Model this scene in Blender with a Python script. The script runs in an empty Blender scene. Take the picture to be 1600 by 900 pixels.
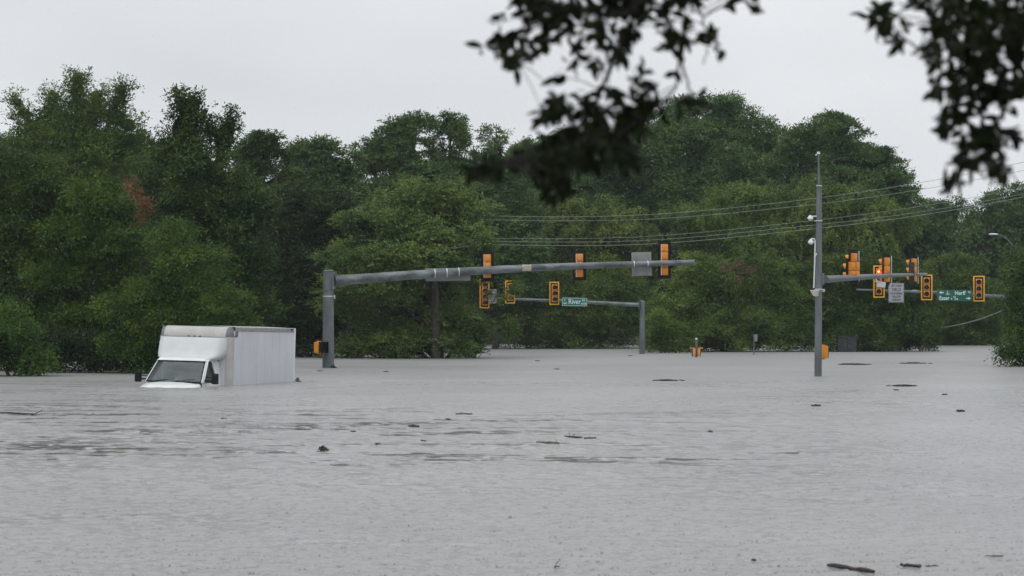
import bpy, bmesh, math, random
import numpy as np
from mathutils import Vector, Matrix

S = bpy.context.scene
COL = S.collection
R = math.radians
rng = np.random.default_rng(7)
random.seed(7)

# ------------------------------------------------------------------ camera, sky, sun
F, HZ, H = 3500.0, 489.6, 2.35          # focal length in photo pixels, horizon row, eye height over the water
cd = bpy.data.cameras.new('camera')
cam = bpy.data.objects.new('camera', cd); COL.objects.link(cam)
cam.location = (0, 0, H); cam.rotation_euler = (R(90), 0, 0)
cd.sensor_width = 36; cd.lens = 36 * F / 1600; cd.shift_y = (HZ - 450) / 1600
cd.clip_start = 0.3; cd.clip_end = 6000
cd.dof.use_dof = True; cd.dof.focus_distance = 85; cd.dof.aperture_fstop = 5.4
S.camera = cam

W = bpy.data.worlds.new('World'); S.world = W; W.use_nodes = True
nt = W.node_tree; nt.nodes.clear()
wo = nt.nodes.new('ShaderNodeOutputWorld'); bg = nt.nodes.new('ShaderNodeBackground')
sky = nt.nodes.new('ShaderNodeTexSky'); sky.sky_type = 'NISHITA'; sky.sun_disc = False
sky.sun_elevation = R(58); sky.sun_rotation = R(200); sky.dust_density = 3
hs = nt.nodes.new('ShaderNodeHueSaturation'); hs.inputs['Saturation'].default_value = 0.25
mx = nt.nodes.new('ShaderNodeMix'); mx.data_type = 'RGBA'; mx.inputs[0].default_value = 0.95
tc = nt.nodes.new('ShaderNodeTexCoord'); mp = nt.nodes.new('ShaderNodeMapping'); mp.inputs['Scale'].default_value = (1, 1, 2.6)
nz = nt.nodes.new('ShaderNodeTexNoise'); nz.inputs['Scale'].default_value = 3.2; nz.inputs['Detail'].default_value = 3
cr = nt.nodes.new('ShaderNodeValToRGB')
cr.color_ramp.elements[0].position = 0.3; cr.color_ramp.elements[0].color = (0.69, 0.72, 0.75, 1)
cr.color_ramp.elements[1].position = 0.7; cr.color_ramp.elements[1].color = (0.87, 0.895, 0.925, 1)
vm = nt.nodes.new('ShaderNodeVectorMath'); vm.operation = 'SCALE'; vm.inputs['Scale'].default_value = 10.0
L = nt.links.new
L(tc.outputs['Generated'], mp.inputs[0]); L(mp.outputs[0], nz.inputs['Vector']); L(nz.outputs['Fac'], cr.inputs[0])
L(cr.outputs[0], vm.inputs[0]); L(sky.outputs[0], hs.inputs['Color']); L(hs.outputs[0], mx.inputs[6]); L(vm.outputs[0], mx.inputs[7])
L(mx.outputs[2], bg.inputs[0]); bg.inputs[1].default_value = 0.1; L(bg.outputs[0], wo.inputs[0])

sl = bpy.data.lights.new('sun', 'SUN'); sl.energy = 1.45; sl.angle = R(84); sl.color = (1, 0.98, 0.95)
sun = bpy.data.objects.new('sun', sl); COL.objects.link(sun); sun.rotation_euler = (R(24), 0, R(-25))

S.view_settings.view_transform = 'Standard'; S.view_settings.look = 'None'
S.view_settings.exposure = 0.0; S.view_settings.gamma = 1
S.render.engine = 'CYCLES'
S.cycles.max_bounces = 6; S.cycles.diffuse_bounces = 3; S.cycles.glossy_bounces = 3; S.cycles.transparent_max_bounces = 12
S.cycles.volume_bounces = 1

def P(px, py, D):
    return Vector(((px - 800) / F * D, D, H + (HZ - py) / F * D))

# ------------------------------------------------------------------ materials
def mat(name, col, rough=0.6, metal=0.0, spec=0.5, noise=0.0, nscale=4.0, col2=None, bump=0.0, stretch=(1, 1, 1), emit=None, estr=0, coat=0):
    m = bpy.data.materials.new(name); m.use_nodes = True
    n = m.node_tree.nodes; b = n['Principled BSDF']
    b.inputs['Base Color'].default_value = (*col, 1); b.inputs['Roughness'].default_value = rough
    b.inputs['Metallic'].default_value = metal; b.inputs['Specular IOR Level'].default_value = spec
    b.inputs['Coat Weight'].default_value = coat
    if emit: b.inputs['Emission Color'].default_value = (*emit, 1); b.inputs['Emission Strength'].default_value = estr
    if noise or col2:
        t = n.new('ShaderNodeTexCoord'); mpp = n.new('ShaderNodeMapping'); mpp.inputs['Scale'].default_value = stretch
        z = n.new('ShaderNodeTexNoise'); z.inputs['Scale'].default_value = nscale; z.inputs['Detail'].default_value = 6
        z.inputs['Roughness'].default_value = 0.6
        r = n.new('ShaderNodeValToRGB'); r.color_ramp.elements[0].position = 0.38; r.color_ramp.elements[1].position = 0.66
        c2 = col2 or tuple(c * (1 - noise) for c in col)
        r.color_ramp.elements[0].color = (*c2, 1); r.color_ramp.elements[1].color = (*col, 1)
        l = m.node_tree.links.new
        l(t.outputs['Object'], mpp.inputs[0]); l(mpp.outputs[0], z.inputs['Vector']); l(z.outputs['Fac'], r.inputs[0])
        l(r.outputs[0], b.inputs['Base Color'])
        if bump:
            bp = n.new('ShaderNodeBump'); bp.inputs['Strength'].default_value = bump; bp.inputs['Distance'].default_value = 0.02
            l(z.outputs['Fac'], bp.inputs['Height']); l(bp.outputs[0], b.inputs['Normal'])
    return m

M = {}
M['white'] = mat('white_paint', (0.74, 0.76, 0.77), 0.3, noise=0.12, nscale=2.5, coat=0.3)
M['panel'] = mat('box_side_panel', (0.60, 0.62, 0.66), 0.4, noise=0.10, nscale=0.9)
M['seam'] = mat('seam_metal', (0.53, 0.55, 0.59), 0.5, noise=0.1)
M['beige'] = mat('weathered_fibreglass', (0.46, 0.455, 0.435), 0.5, noise=0.16, nscale=3)
M['fair'] = mat('fairing_gelcoat', (0.56, 0.59, 0.595), 0.3, noise=0.1, nscale=2)
M['alu'] = mat('aluminium_rail', (0.36, 0.36, 0.36), 0.45, metal=0.4, noise=0.3, nscale=6)
M['casting'] = mat('grey_casting', (0.17, 0.18, 0.20), 0.5, noise=0.3)
M['black'] = mat('black_plastic', (0.010, 0.010, 0.011), 0.7, spec=0.2, noise=0.3)
M['rubber'] = mat('rubber', (0.02, 0.02, 0.02), 0.8, noise=0.3)
M['interior'] = mat('cab_interior', (0.10, 0.11, 0.11), 0.8, noise=0.3)
M['paper'] = mat('paper', (0.75, 0.75, 0.73), 0.8, noise=0.05)
M['galv'] = mat('galvanised_steel', (0.17, 0.195, 0.205), 0.5, metal=0.25, noise=0.45, nscale=2.2, stretch=(1, 1, 0.35), bump=0.1)
M['galvdark'] = mat('wet_galvanised_steel', (0.20, 0.225, 0.24), 0.4, metal=0.25, col2=(0.065, 0.075, 0.08), nscale=2.6, stretch=(0.5, 1, 1), bump=0.1)
M['strap'] = mat('steel_strap', (0.62, 0.64, 0.66), 0.35, metal=0.3, noise=0.2)
M['orange'] = mat('signal_yellow', (0.74, 0.27, 0.022), 0.42, noise=0.18, nscale=5)
M['yellow'] = mat('reflective_yellow', (0.82, 0.42, 0.01), 0.45, noise=0.1)
M['face'] = mat('faded_signal_face', (0.66, 0.29, 0.085), 0.55, noise=0.25, nscale=6)
M['lensr'] = mat('red_lens', (0.05, 0.008, 0.008), 0.25, noise=0.2)
M['lensy'] = mat('amber_lens', (0.07, 0.035, 0.01), 0.25, noise=0.2)
M['lensg'] = mat('green_lens', (0.018, 0.035, 0.03), 0.25, noise=0.2)
M['glowred'] = mat('lit_red', (0.5, 0.01, 0.01), 0.4, emit=(1, 0.02, 0.015), estr=2.6)
M['glowarrow'] = mat('lit_arrow', (1, 0.3, 0.1), 0.4, emit=(1, 0.42, 0.08), estr=3.2)
M['signgreen'] = mat('sign_green', (0.0, 0.145, 0.115), 0.45, noise=0.12, nscale=2)
M['signgreen2'] = mat('sign_dark_green', (0.0, 0.105, 0.065), 0.45, noise=0.12, nscale=2)
M['signwhite'] = mat('sign_white', (0.58, 0.66, 0.66), 0.45, noise=0.06)
M['signgrey'] = mat('sign_faded_white', (0.36, 0.37, 0.41), 0.5, noise=0.08)
M['signback'] = mat('bare_aluminium_sign_back', (0.235, 0.232, 0.23), 0.5, metal=0.1, noise=0.15, nscale=2)
M['ink'] = mat('sign_ink', (0.05, 0.05, 0.06), 0.6, noise=0.1)
M['tag'] = mat('faded_label', (0.58, 0.52, 0.40), 0.6, noise=0.2, nscale=8)
M['camwhite'] = mat('camera_housing', (0.66, 0.67, 0.68), 0.4, noise=0.1)
M['cambeige'] = mat('detector_housing', (0.45, 0.43, 0.38), 0.5, noise=0.15)
M['wire'] = mat('cable', (0.26, 0.29, 0.29), 0.5, noise=0.2)
M['bark'] = mat('wet_bark', (0.055, 0.045, 0.036), 0.85, noise=0.5, nscale=5, stretch=(1, 1, 0.3), bump=0.4)
M['log'] = mat('waterlogged_wood', (0.05, 0.032, 0.022), 0.6, noise=0.6, nscale=18, bump=0.5)
M['drift'] = mat('pale_driftwood', (0.16, 0.13, 0.10), 0.7, noise=0.5, nscale=18)
M['splash'] = mat('clear_splash', (0.10, 0.105, 0.11), 0.15, noise=0.1)
M['litter'] = mat('leaf_litter', (0.05, 0.045, 0.032), 0.8, noise=0.5, nscale=9)
M['cabinet'] = mat('cabinet_metal', (0.026, 0.030, 0.034), 0.8, noise=0.25, nscale=3)
M['earth'] = mat('wet_earth', (0.06, 0.06, 0.035), 0.9, noise=0.5, nscale=0.6)

def glass():
    m = bpy.data.materials.new('window_glass'); m.use_nodes = True
    n = m.node_tree.nodes; n.clear(); l = m.node_tree.links.new
    o = n.new('ShaderNodeOutputMaterial'); a = n.new('ShaderNodeBsdfTransparent'); g = n.new('ShaderNodeBsdfGlossy')
    x = n.new('ShaderNodeMixShader'); z = n.new('ShaderNodeTexNoise'); z.inputs['Scale'].default_value = 3
    r = n.new('ShaderNodeMapRange'); r.inputs[3].default_value = 0.06; r.inputs[4].default_value = 0.12
    a.inputs[0].default_value = (0.20, 0.27, 0.28, 1); g.inputs['Roughness'].default_value = 0.08
    g.inputs[0].default_value = (0.85, 0.95, 0.97, 1)
    l(z.outputs['Fac'], r.inputs[0]); l(r.outputs[0], x.inputs[0]); l(a.outputs[0], x.inputs[1]); l(g.outputs[0], x.inputs[2]); l(x.outputs[0], o.inputs[0])
    return m
M['glass'] = glass()

def leaf_mat():
    m = bpy.data.materials.new('leaves'); m.use_nodes = True
    n = m.node_tree.nodes; n.clear(); l = m.node_tree.links.new
    o = n.new('ShaderNodeOutputMaterial'); b = n.new('ShaderNodeBsdfPrincipled'); t = n.new('ShaderNodeBsdfTranslucent')
    x = n.new('ShaderNodeMixShader'); x.inputs[0].default_value = 0.14
    oi = n.new('ShaderNodeObjectInfo'); ge = n.new('ShaderNodeNewGeometry')
    z = n.new('ShaderNodeTexNoise'); z.inputs['Scale'].default_value = 0.55; z.inputs['Detail'].default_value = 3
    tcx = n.new('ShaderNodeTexCoord'); l(tcx.outputs['Object'], z.inputs['Vector'])
    h = n.new('ShaderNodeHueSaturation')
    mr = n.new('ShaderNodeMapRange'); mr.inputs[1].default_value = 0.3; mr.inputs[2].default_value = 0.7; mr.inputs[3].default_value = 0.52; mr.inputs[4].default_value = 0.472
    l(z.outputs['Fac'], mr.inputs[0]); l(mr.outputs[0], h.inputs['Hue'])
    ad = n.new('ShaderNodeMath'); ad.operation = 'MULTIPLY_ADD'; ad.inputs[1].default_value = 0.34; ad.inputs[2].default_value = 0.4
    z2 = n.new('ShaderNodeMath'); z2.operation = 'MULTIPLY_ADD'; z2.inputs[1].default_value = 3.0
    l(z.outputs['Fac'], z2.inputs[0]); 
    l(ge.outputs['Random Per Island'], ad.inputs[0])
    z3 = n.new('ShaderNodeMath'); z3.operation = 'SUBTRACT'; z3.inputs[1].default_value = 1.02
    l(ad.outputs[0], z3.inputs[0]); l(z3.outputs[0], z2.inputs[2]); l(z2.outputs[0], h.inputs['Value'])
    l(oi.outputs['Color'], h.inputs['Color']); l(h.outputs[0], b.inputs['Base Color']); l(h.outputs[0], t.inputs[0])
    b.inputs['Roughness'].default_value = 0.55; b.inputs['Specular IOR Level'].default_value = 0.16
    l(b.outputs[0], x.inputs[1]); l(t.outputs[0], x.inputs[2]); l(x.outputs[0], o.inputs[0])
    return m
M['leaf'] = leaf_mat()

# ------------------------------------------------------------------ object helpers
def tag(o, label=None, cat=None, group=None, kind=None):
    if label: o['label'] = label
    if cat: o['category'] = cat
    if group: o['group'] = group
    if kind: o['kind'] = kind
    return o

def empty(name, loc=(0, 0, 0), rz=0, rx=0, ry=0):
    o = bpy.data.objects.new(name, None); COL.objects.link(o); o.empty_display_size = 0.2
    o.location = loc; o.rotation_euler = (rx, ry, rz); return o

def copy_tree(o, parent=None):
    c = o.copy(); COL.objects.link(c)
    if parent: c.parent = parent
    for ch in list(o.children): copy_tree(ch, c)
    return c

class MB:
    def __init__(s): s.bm = bmesh.new()
    def box(s, c, d, bev=0.0, rot=None, seg=2):
        mt = Matrix.Translation(c)
        if rot is not None: mt = mt @ rot
        mt = mt @ Matrix.Diagonal((d[0], d[1], d[2], 1))
        r = bmesh.ops.create_cube(s.bm, size=1, matrix=mt)
        if bev:
            es = set()
            for v in r['verts']:
                for e in v.link_edges: es.add(e)
            bmesh.ops.bevel(s.bm, geom=list(es), offset=bev, segments=seg, affect='EDGES', profile=0.6)
        return s
    def tube(s, pts, rad, n=10, cap=True):
        pts = [Vector(p) for p in pts]
        if not hasattr(rad, '__len__'): rad = [rad] * len(pts)
        rings = []; up = None
        for i, p in enumerate(pts):
            d = (pts[min(i + 1, len(pts) - 1)] - pts[max(i - 1, 0)]).normalized()
            if up is None:
                a = Vector((0, 0, 1)) if abs(d.z) < 0.9 else Vector((1, 0, 0))
                up = d.cross(a).normalized()
            up = (up - d * up.dot(d)).normalized(); w = d.cross(up)
            rings.append([s.bm.verts.new(p + (up * math.cos(t) + w * math.sin(t)) * rad[i]) for t in [2 * math.pi * k / n for k in range(n)]])
        for a, b in zip(rings, rings[1:]):
            for k in range(n): s.bm.faces.new((a[k], a[(k + 1) % n], b[(k + 1) % n], b[k]))
        if cap: s.bm.faces.new(rings[0][::-1]); s.bm.faces.new(rings[-1])
        return s
    def loft(s, rings, close=True, cap=True):
        rs = [[s.bm.verts.new(p) for p in r] for r in rings]
        n = len(rs[0])
        for a, b in zip(rs, rs[1:]):
            for k in range(n if close else n - 1): s.bm.faces.new((a[k], a[(k + 1) % n], b[(k + 1) % n], b[k]))
        if cap: s.bm.faces.new(rs[0][::-1]); s.bm.faces.new(rs[-1])
        return s
    def poly(s, pts, thick=None):
        vs = [s.bm.verts.new(p) for p in pts]; f = s.bm.faces.new(vs)
        if thick is not None:
            r = bmesh.ops.extrude_face_region(s.bm, geom=[f])
            vv = [g for g in r['geom'] if isinstance(g, bmesh.types.BMVert)]
            bmesh.ops.translate(s.bm, verts=vv, vec=thick)
        return s
    def sphere(s, c, r, sc=(1, 1, 1), u=16, v=10):
        bmesh.ops.create_uvsphere(s.bm, u_segments=u, v_segments=v, radius=r, matrix=Matrix.Translation(c) @ Matrix.Diagonal((*sc, 1)))
        return s
    def build(s, name, m, parent=None, smooth=True):
        bmesh.ops.recalc_face_normals(s.bm, faces=s.bm.faces)
        me = bpy.data.meshes.new(name); s.bm.to_mesh(me); s.bm.free()
        me.materials.append(m)
        if smooth:
            for p in me.polygons: p.use_smooth = True
            try: me.set_sharp_from_angle(angle=R(35))
            except Exception: pass
        o = bpy.data.objects.new(name, me); COL.objects.link(o)
        if parent: o.parent = parent
        return o

def text(name, body, size, m, parent, loc, rot=(R(90), 0, 0), align='CENTER', bold=0.0, sx=1.0):
    cu = bpy.data.curves.new(name, 'FONT'); cu.body = body; cu.size = size; cu.align_x = align; cu.align_y = 'CENTER'
    cu.offset = bold; cu.extrude = 0.002
    to = bpy.data.objects.new('tmp', cu); COL.objects.link(to)
    bpy.context.view_layer.update()
    me = bpy.data.meshes.new_from_object(to.evaluated_get(bpy.context.evaluated_depsgraph_get()))
    bpy.data.objects.remove(to); me.name = name
    me.materials.clear(); me.materials.append(m)
    o = bpy.data.objects.new(name, me); COL.objects.link(o); o.parent = parent; o.location = loc; o.rotation_euler = rot; o.scale = (sx, 1, 1)
    return o

def npmesh(name, V, Fq, m, parent=None, color=None, smooth=False):
    me = bpy.data.meshes.new(name)
    me.vertices.add(len(V)); me.vertices.foreach_set('co', np.asarray(V, np.float32).ravel())
    k = Fq.shape[1]
    me.loops.add(Fq.size); me.loops.foreach_set('vertex_index', Fq.astype(np.int32).ravel())
    me.polygons.add(len(Fq)); me.polygons.foreach_set('loop_start', np.arange(0, Fq.size, k, dtype=np.int32))
    me.polygons.foreach_set('loop_total', np.full(len(Fq), k, np.int32))
    if smooth: me.polygons.foreach_set('use_smooth', np.ones(len(Fq), bool))
    me.update(calc_edges=True); me.materials.append(m)
    o = bpy.data.objects.new(name, me); COL.objects.link(o)
    if parent: o.parent = parent
    if color: o.color = (*color, 1)
    return o

# ------------------------------------------------------------------ ground and water
def ground():
    ys = np.concatenate([np.linspace(-60, 120, 10), np.linspace(125, 260, 60), np.geomspace(280, 4000, 14)])
    xs = np.concatenate([-np.geomspace(90, 2500, 10)[::-1], np.linspace(-80, 80, 60), np.geomspace(90, 2500, 10)])
    X, Y = np.meshgrid(xs, ys)
    t = np.clip((Y - 148) / 50, 0, 1)
    Z = -1.5 + t * 4.0 * (0.8 + 0.2 * np.sin(X * 0.13)) + np.clip((Y - 260) / 2000, 0, 1) * 6
    V = np.stack([X, Y, Z], -1).reshape(-1, 3); n = len(xs)
    i = np.arange(len(ys) - 1)[:, None] * n + np.arange(n - 1)[None]
    Fq = np.stack([i, i + 1, i + n + 1, i + n], -1).reshape(-1, 4)
    tag(npmesh('ground', V, Fq, M['earth'], smooth=True), kind='structure')
ground()

def water_mat():
    m = bpy.data.materials.new('flood_water'); m.use_nodes = True
    n = m.node_tree.nodes; l = m.node_tree.links.new; b = n['Principled BSDF']
    b.inputs['IOR'].default_value = 1.33;  b.inputs['Specular IOR Level'].default_value = 0.5
    tcx = n.new('ShaderNodeTexCoord')
    # silt clouds in the water
    z = n.new('ShaderNodeTexNoise'); z.inputs['Scale'].default_value = 0.12; z.inputs['Detail'].default_value = 4
    r = n.new('ShaderNodeValToRGB'); r.color_ramp.elements[0].position = 0.35; r.color_ramp.elements[1].position = 0.65
    r.color_ramp.elements[0].color = (0.262, 0.266, 0.264, 1); r.color_ramp.elements[1].color = (0.305, 0.308, 0.305, 1)
    l(tcx.outputs['Object'], z.inputs['Vector']); l(z.outputs['Fac'], r.inputs[0]); l(r.outputs[0], b.inputs['Base Color'])
    b.inputs['Roughness'].default_value = 0.2
    w1 = n.new('ShaderNodeTexNoise'); w1.inputs['Scale'].default_value = 16; w1.inputs['Detail'].default_value = 4; w1.inputs['Roughness'].default_value = 0.6
    l(tcx.outputs['Object'], w1.inputs['Vector'])
    b1 = n.new('ShaderNodeBump'); b1.inputs['Strength'].default_value = 0.5; b1.inputs['Distance'].default_value = 0.03
    l(w1.outputs['Fac'], b1.inputs['Height'])
    at = n.new('ShaderNodeAttribute'); at.attribute_name = 'slick'
    rg = n.new('ShaderNodeMapRange'); rg.inputs[3].default_value = 0.2; rg.inputs[4].default_value = 0.05; l(at.outputs['Fac'], rg.inputs[0]); 
    sx = n.new('ShaderNodeSeparateXYZ'); l(tcx.outputs['Object'], sx.inputs[0])
    dr_ = n.new('ShaderNodeMapRange'); dr_.inputs[1].default_value = 40; dr_.inputs[2].default_value = 110; dr_.inputs[3].default_value = 0; dr_.inputs[4].default_value = 0.28; l(sx.outputs['Y'], dr_.inputs[0])
    sm_ = n.new('ShaderNodeMath'); sm_.operation = 'ADD'; l(rg.outputs[0], sm_.inputs[0]); l(dr_.outputs[0], sm_.inputs[1]); l(sm_.outputs[0], b.inputs['Roughness'])
    st = n.new('ShaderNodeMapRange'); st.inputs[3].default_value = 0.55; st.inputs[4].default_value = 0.06; l(at.outputs['Fac'], st.inputs[0]); l(st.outputs[0], b1.inputs['Strength'])
    l(b1.outputs[0], b.inputs['Normal'])
    return m
M['water'] = water_mat()

def vnoise(x, y, seed, octs=4, gain=0.5):
    """fractal value noise in numpy, 0..1"""
    tot = np.zeros_like(x); amp = 1.0; sm = 0.0; g = np.random.default_rng(seed)
    for o in range(octs):
        T = g.random((256, 256)); xi = np.floor(x).astype(int); yi = np.floor(y).astype(int)
        fx = x - xi; fy = y - yi; fx = fx * fx * (3 - 2 * fx); fy = fy * fy * (3 - 2 * fy)
        xi &= 255; yi &= 255; x1 = (xi + 1) & 255; y1 = (yi + 1) & 255
        tot += amp * ((T[xi, yi] * (1 - fx) + T[x1, yi] * fx) * (1 - fy) + (T[xi, y1] * (1 - fx) + T[x1, y1] * fx) * fy)
        sm += amp; amp *= gain; x = x * 2.03 + 17.1; y = y * 2.03 + 5.3
    return tot / sm

def sstep(a, b, x):
    t = np.clip((x - a) / (b - a), 0, 1); return t * t * (3 - 2 * t)

def water():
    # rows spaced with distance; real small waves, with calmer slicks drifting through them
    ys = np.concatenate([[-60, -20, 5], np.geomspace(12, 165, 1500), [180, 230]])
    u = np.linspace(-1, 1, 900)
    Y = np.repeat(ys[:, None], len(u), 1)
    X = u[None] * (np.clip(np.abs(Y), 20, 400) * 0.27 + 3)
    X[:, 0] = -400; X[:, -1] = 400
    Z = np.zeros_like(X); Z2 = np.zeros_like(X)
    g = np.random.default_rng(3)
    sp = np.maximum(0.0018 * np.abs(Y), 0.0006 * np.abs(Y))
    wx = X + 0.25 * vnoise(X * 0.9, Y * 0.9, 11, 2); wy = Y + 0.25 * vnoise(X * 0.9 + 40, Y * 0.9, 12, 2)
    N = 60
    for k in range(N):
        lam = math.exp(g.uniform(math.log(0.06), math.log(0.55))); th = g.normal(math.pi / 2, 0.8)
        a = SLOPE * math.sqrt(2 / N) * lam / (2 * math.pi)
        w = a * np.sin(2 * math.pi / lam * (wx * math.cos(th) + wy * math.sin(th)) + g.uniform(0, 6.3))
        Z += w * sstep(1.8, 4.0, lam / sp)
    # slicks
    fine = vnoise(X * 0.5, Y * 1.7, 21, 5, 0.62); big = vnoise(X * 0.10 + 3, Y * 0.16 + 9, 22, 3)
    band = sstep(33, 37, Y - 0.12 * X) * sstep(64, 50, Y) * sstep(12, -2, X)
    slick = sstep(0.50, 0.56, fine) * sstep(0.38, 0.48, vnoise(X * 2.6, Y * 6.5, 24, 3)) * np.clip(band * sstep(0.28, 0.42, big) + 0.55 * sstep(0.55, 0.62, big), 0, 1)
    gust = 0.75 + 0.5 * vnoise(X * 0.3 + 9, Y * 0.5, 23, 4)
    Z *= gust * (1 - 0.9 * slick)
    Z *= sstep(12, 14, Y)
    Z[:, 0] = 0; Z[:, -1] = 0; Z[:3] = 0; Z[-2:] = 0
    V = np.stack([X, Y, Z], -1).reshape(-1, 3); n = len(u)
    i = np.arange(len(ys) - 1)[:, None] * n + np.arange(n - 1)[None]
    Fq = np.stack([i, i + 1, i + n + 1, i + n], -1).reshape(-1, 4)
    wo_ = npmesh('water', V, Fq, M['water'], smooth=True)
    at_ = wo_.data.attributes.new('slick', 'FLOAT', 'POINT'); at_.data.foreach_set('value', slick.astype(np.float32).ravel())
    tag(wo_, kind='structure')
SLOPE = 0.165
water()

# ------------------------------------------------------------------ trees
def tube_np(pts, rad, n=6):
    pts = np.asarray(pts, float); m = len(pts); rad = np.broadcast_to(rad, m)
    d = np.gradient(pts, axis=0); d /= np.linalg.norm(d, axis=1)[:, None] + 1e-9
    a = np.where(np.abs(d[:, 2:3]) < 0.9, [[0, 0, 1.0]], [[1.0, 0, 0]])
    u = np.cross(d, a); u /= np.linalg.norm(u, axis=1)[:, None] + 1e-9; w = np.cross(d, u)
    t = np.arange(n) * 2 * math.pi / n
    V = pts[:, None] + rad[:, None, None] * (u[:, None] * np.cos(t)[None, :, None] + w[:, None] * np.sin(t)[None, :, None])
    i = np.arange(m - 1)[:, None] * n; k = np.arange(n)[None]; k2 = (k + 1) % n
    Fq = np.stack([i + k, i + k2, i + n + k2, i + n + k], -1).reshape(-1, 4)
    return V.reshape(-1, 3), Fq

def join(parts):
    Vs, Fs, o = [], [], 0
    for v, f in parts: Vs.append(v); Fs.append(f + o); o += len(v)
    return np.concatenate(Vs), np.concatenate(Fs)

def leaf_quads(C, axis, size, asp=0.5, g=rng, nb=None):
    n = len(C)
    axis = axis / (np.linalg.norm(axis, axis=1)[:, None] + 1e-9)
    nr = g.normal(size=(n, 3)) if nb is None else nb + 0.45 * g.normal(size=(n, 3))
    side = np.cross(axis, nr); side /= np.linalg.norm(side, axis=1)[:, None] + 1e-9
    nn = np.cross(axis, side)
    s = size[:, None]
    b = C - axis * s * 0.5; t = C + axis * s * 0.5 - nn * s * 0.12
    l = C + side * s * asp * 0.5 + nn * s * 0.08; r = C - side * s * asp * 0.5 + nn * s * 0.08
    V = np.stack([b, l, t, r], 1).reshape(-1, 3)
    return V, np.arange(4 * n).reshape(n, 4)

def crown_points(lobes, clump_area, style, g, gap=3.1, sub=0.42):
    """clump centres with outward directions, and the density each belongs to"""
    Cs, Ds = [], []
    for (c, r, dens) in lobes:
        r = np.array(r); c = np.array(c)
        area = 4 * math.pi * ((r[0] * r[1]) ** 1.6 / 3 + (r[0] * r[2]) ** 1.6 / 3 + (r[1] * r[2]) ** 1.6 / 3) ** (1 / 1.6)
        n = int(area / clump_area * dens * 1.15) + 4
        rm = float(np.mean(r)); rs = np.clip(rm * sub, 0.3, 1.7)
        ns = max(4, int(area / (rs * rs * gap)))
        ds = g.normal(size=(ns, 3)); ds /= np.linalg.norm(ds, axis=1)[:, None]
        back = (ds[:, 1] > 0.3) & (g.random(ns) < 0.6); ds[back, 1] *= -1
        cs = c + ds * r * (g.uniform(0.62, 1.0, ns))[:, None]
        rad = rs * g.uniform(0.55, 1.35, ns); wt = rad ** 2 / np.sum(rad ** 2)
        j = g.choice(ns, n, p=wt)
        d = g.normal(size=(n, 3)) + ds[j] * 0.9 + np.array([0, 0, 0.55]); d /= np.linalg.norm(d, axis=1)[:, None]
        rr = rad[j] * (1 - 0.35 * g.random(n) ** 1.5) * np.where(g.random(n) < 0.14, g.uniform(1.1, 1.7, n), 1.0)
        sc3 = np.array([1.15, 1.15, 0.72])
        Cs.append(cs[j] + d * sc3 * rr[:, None]); Ds.append(d)
    return np.concatenate(Cs), np.concatenate(Ds)

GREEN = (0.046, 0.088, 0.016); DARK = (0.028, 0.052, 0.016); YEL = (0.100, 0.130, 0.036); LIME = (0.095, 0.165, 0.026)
BLUEG = (0.076, 0.138, 0.042); MID = (0.082, 0.140, 0.027)

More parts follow.
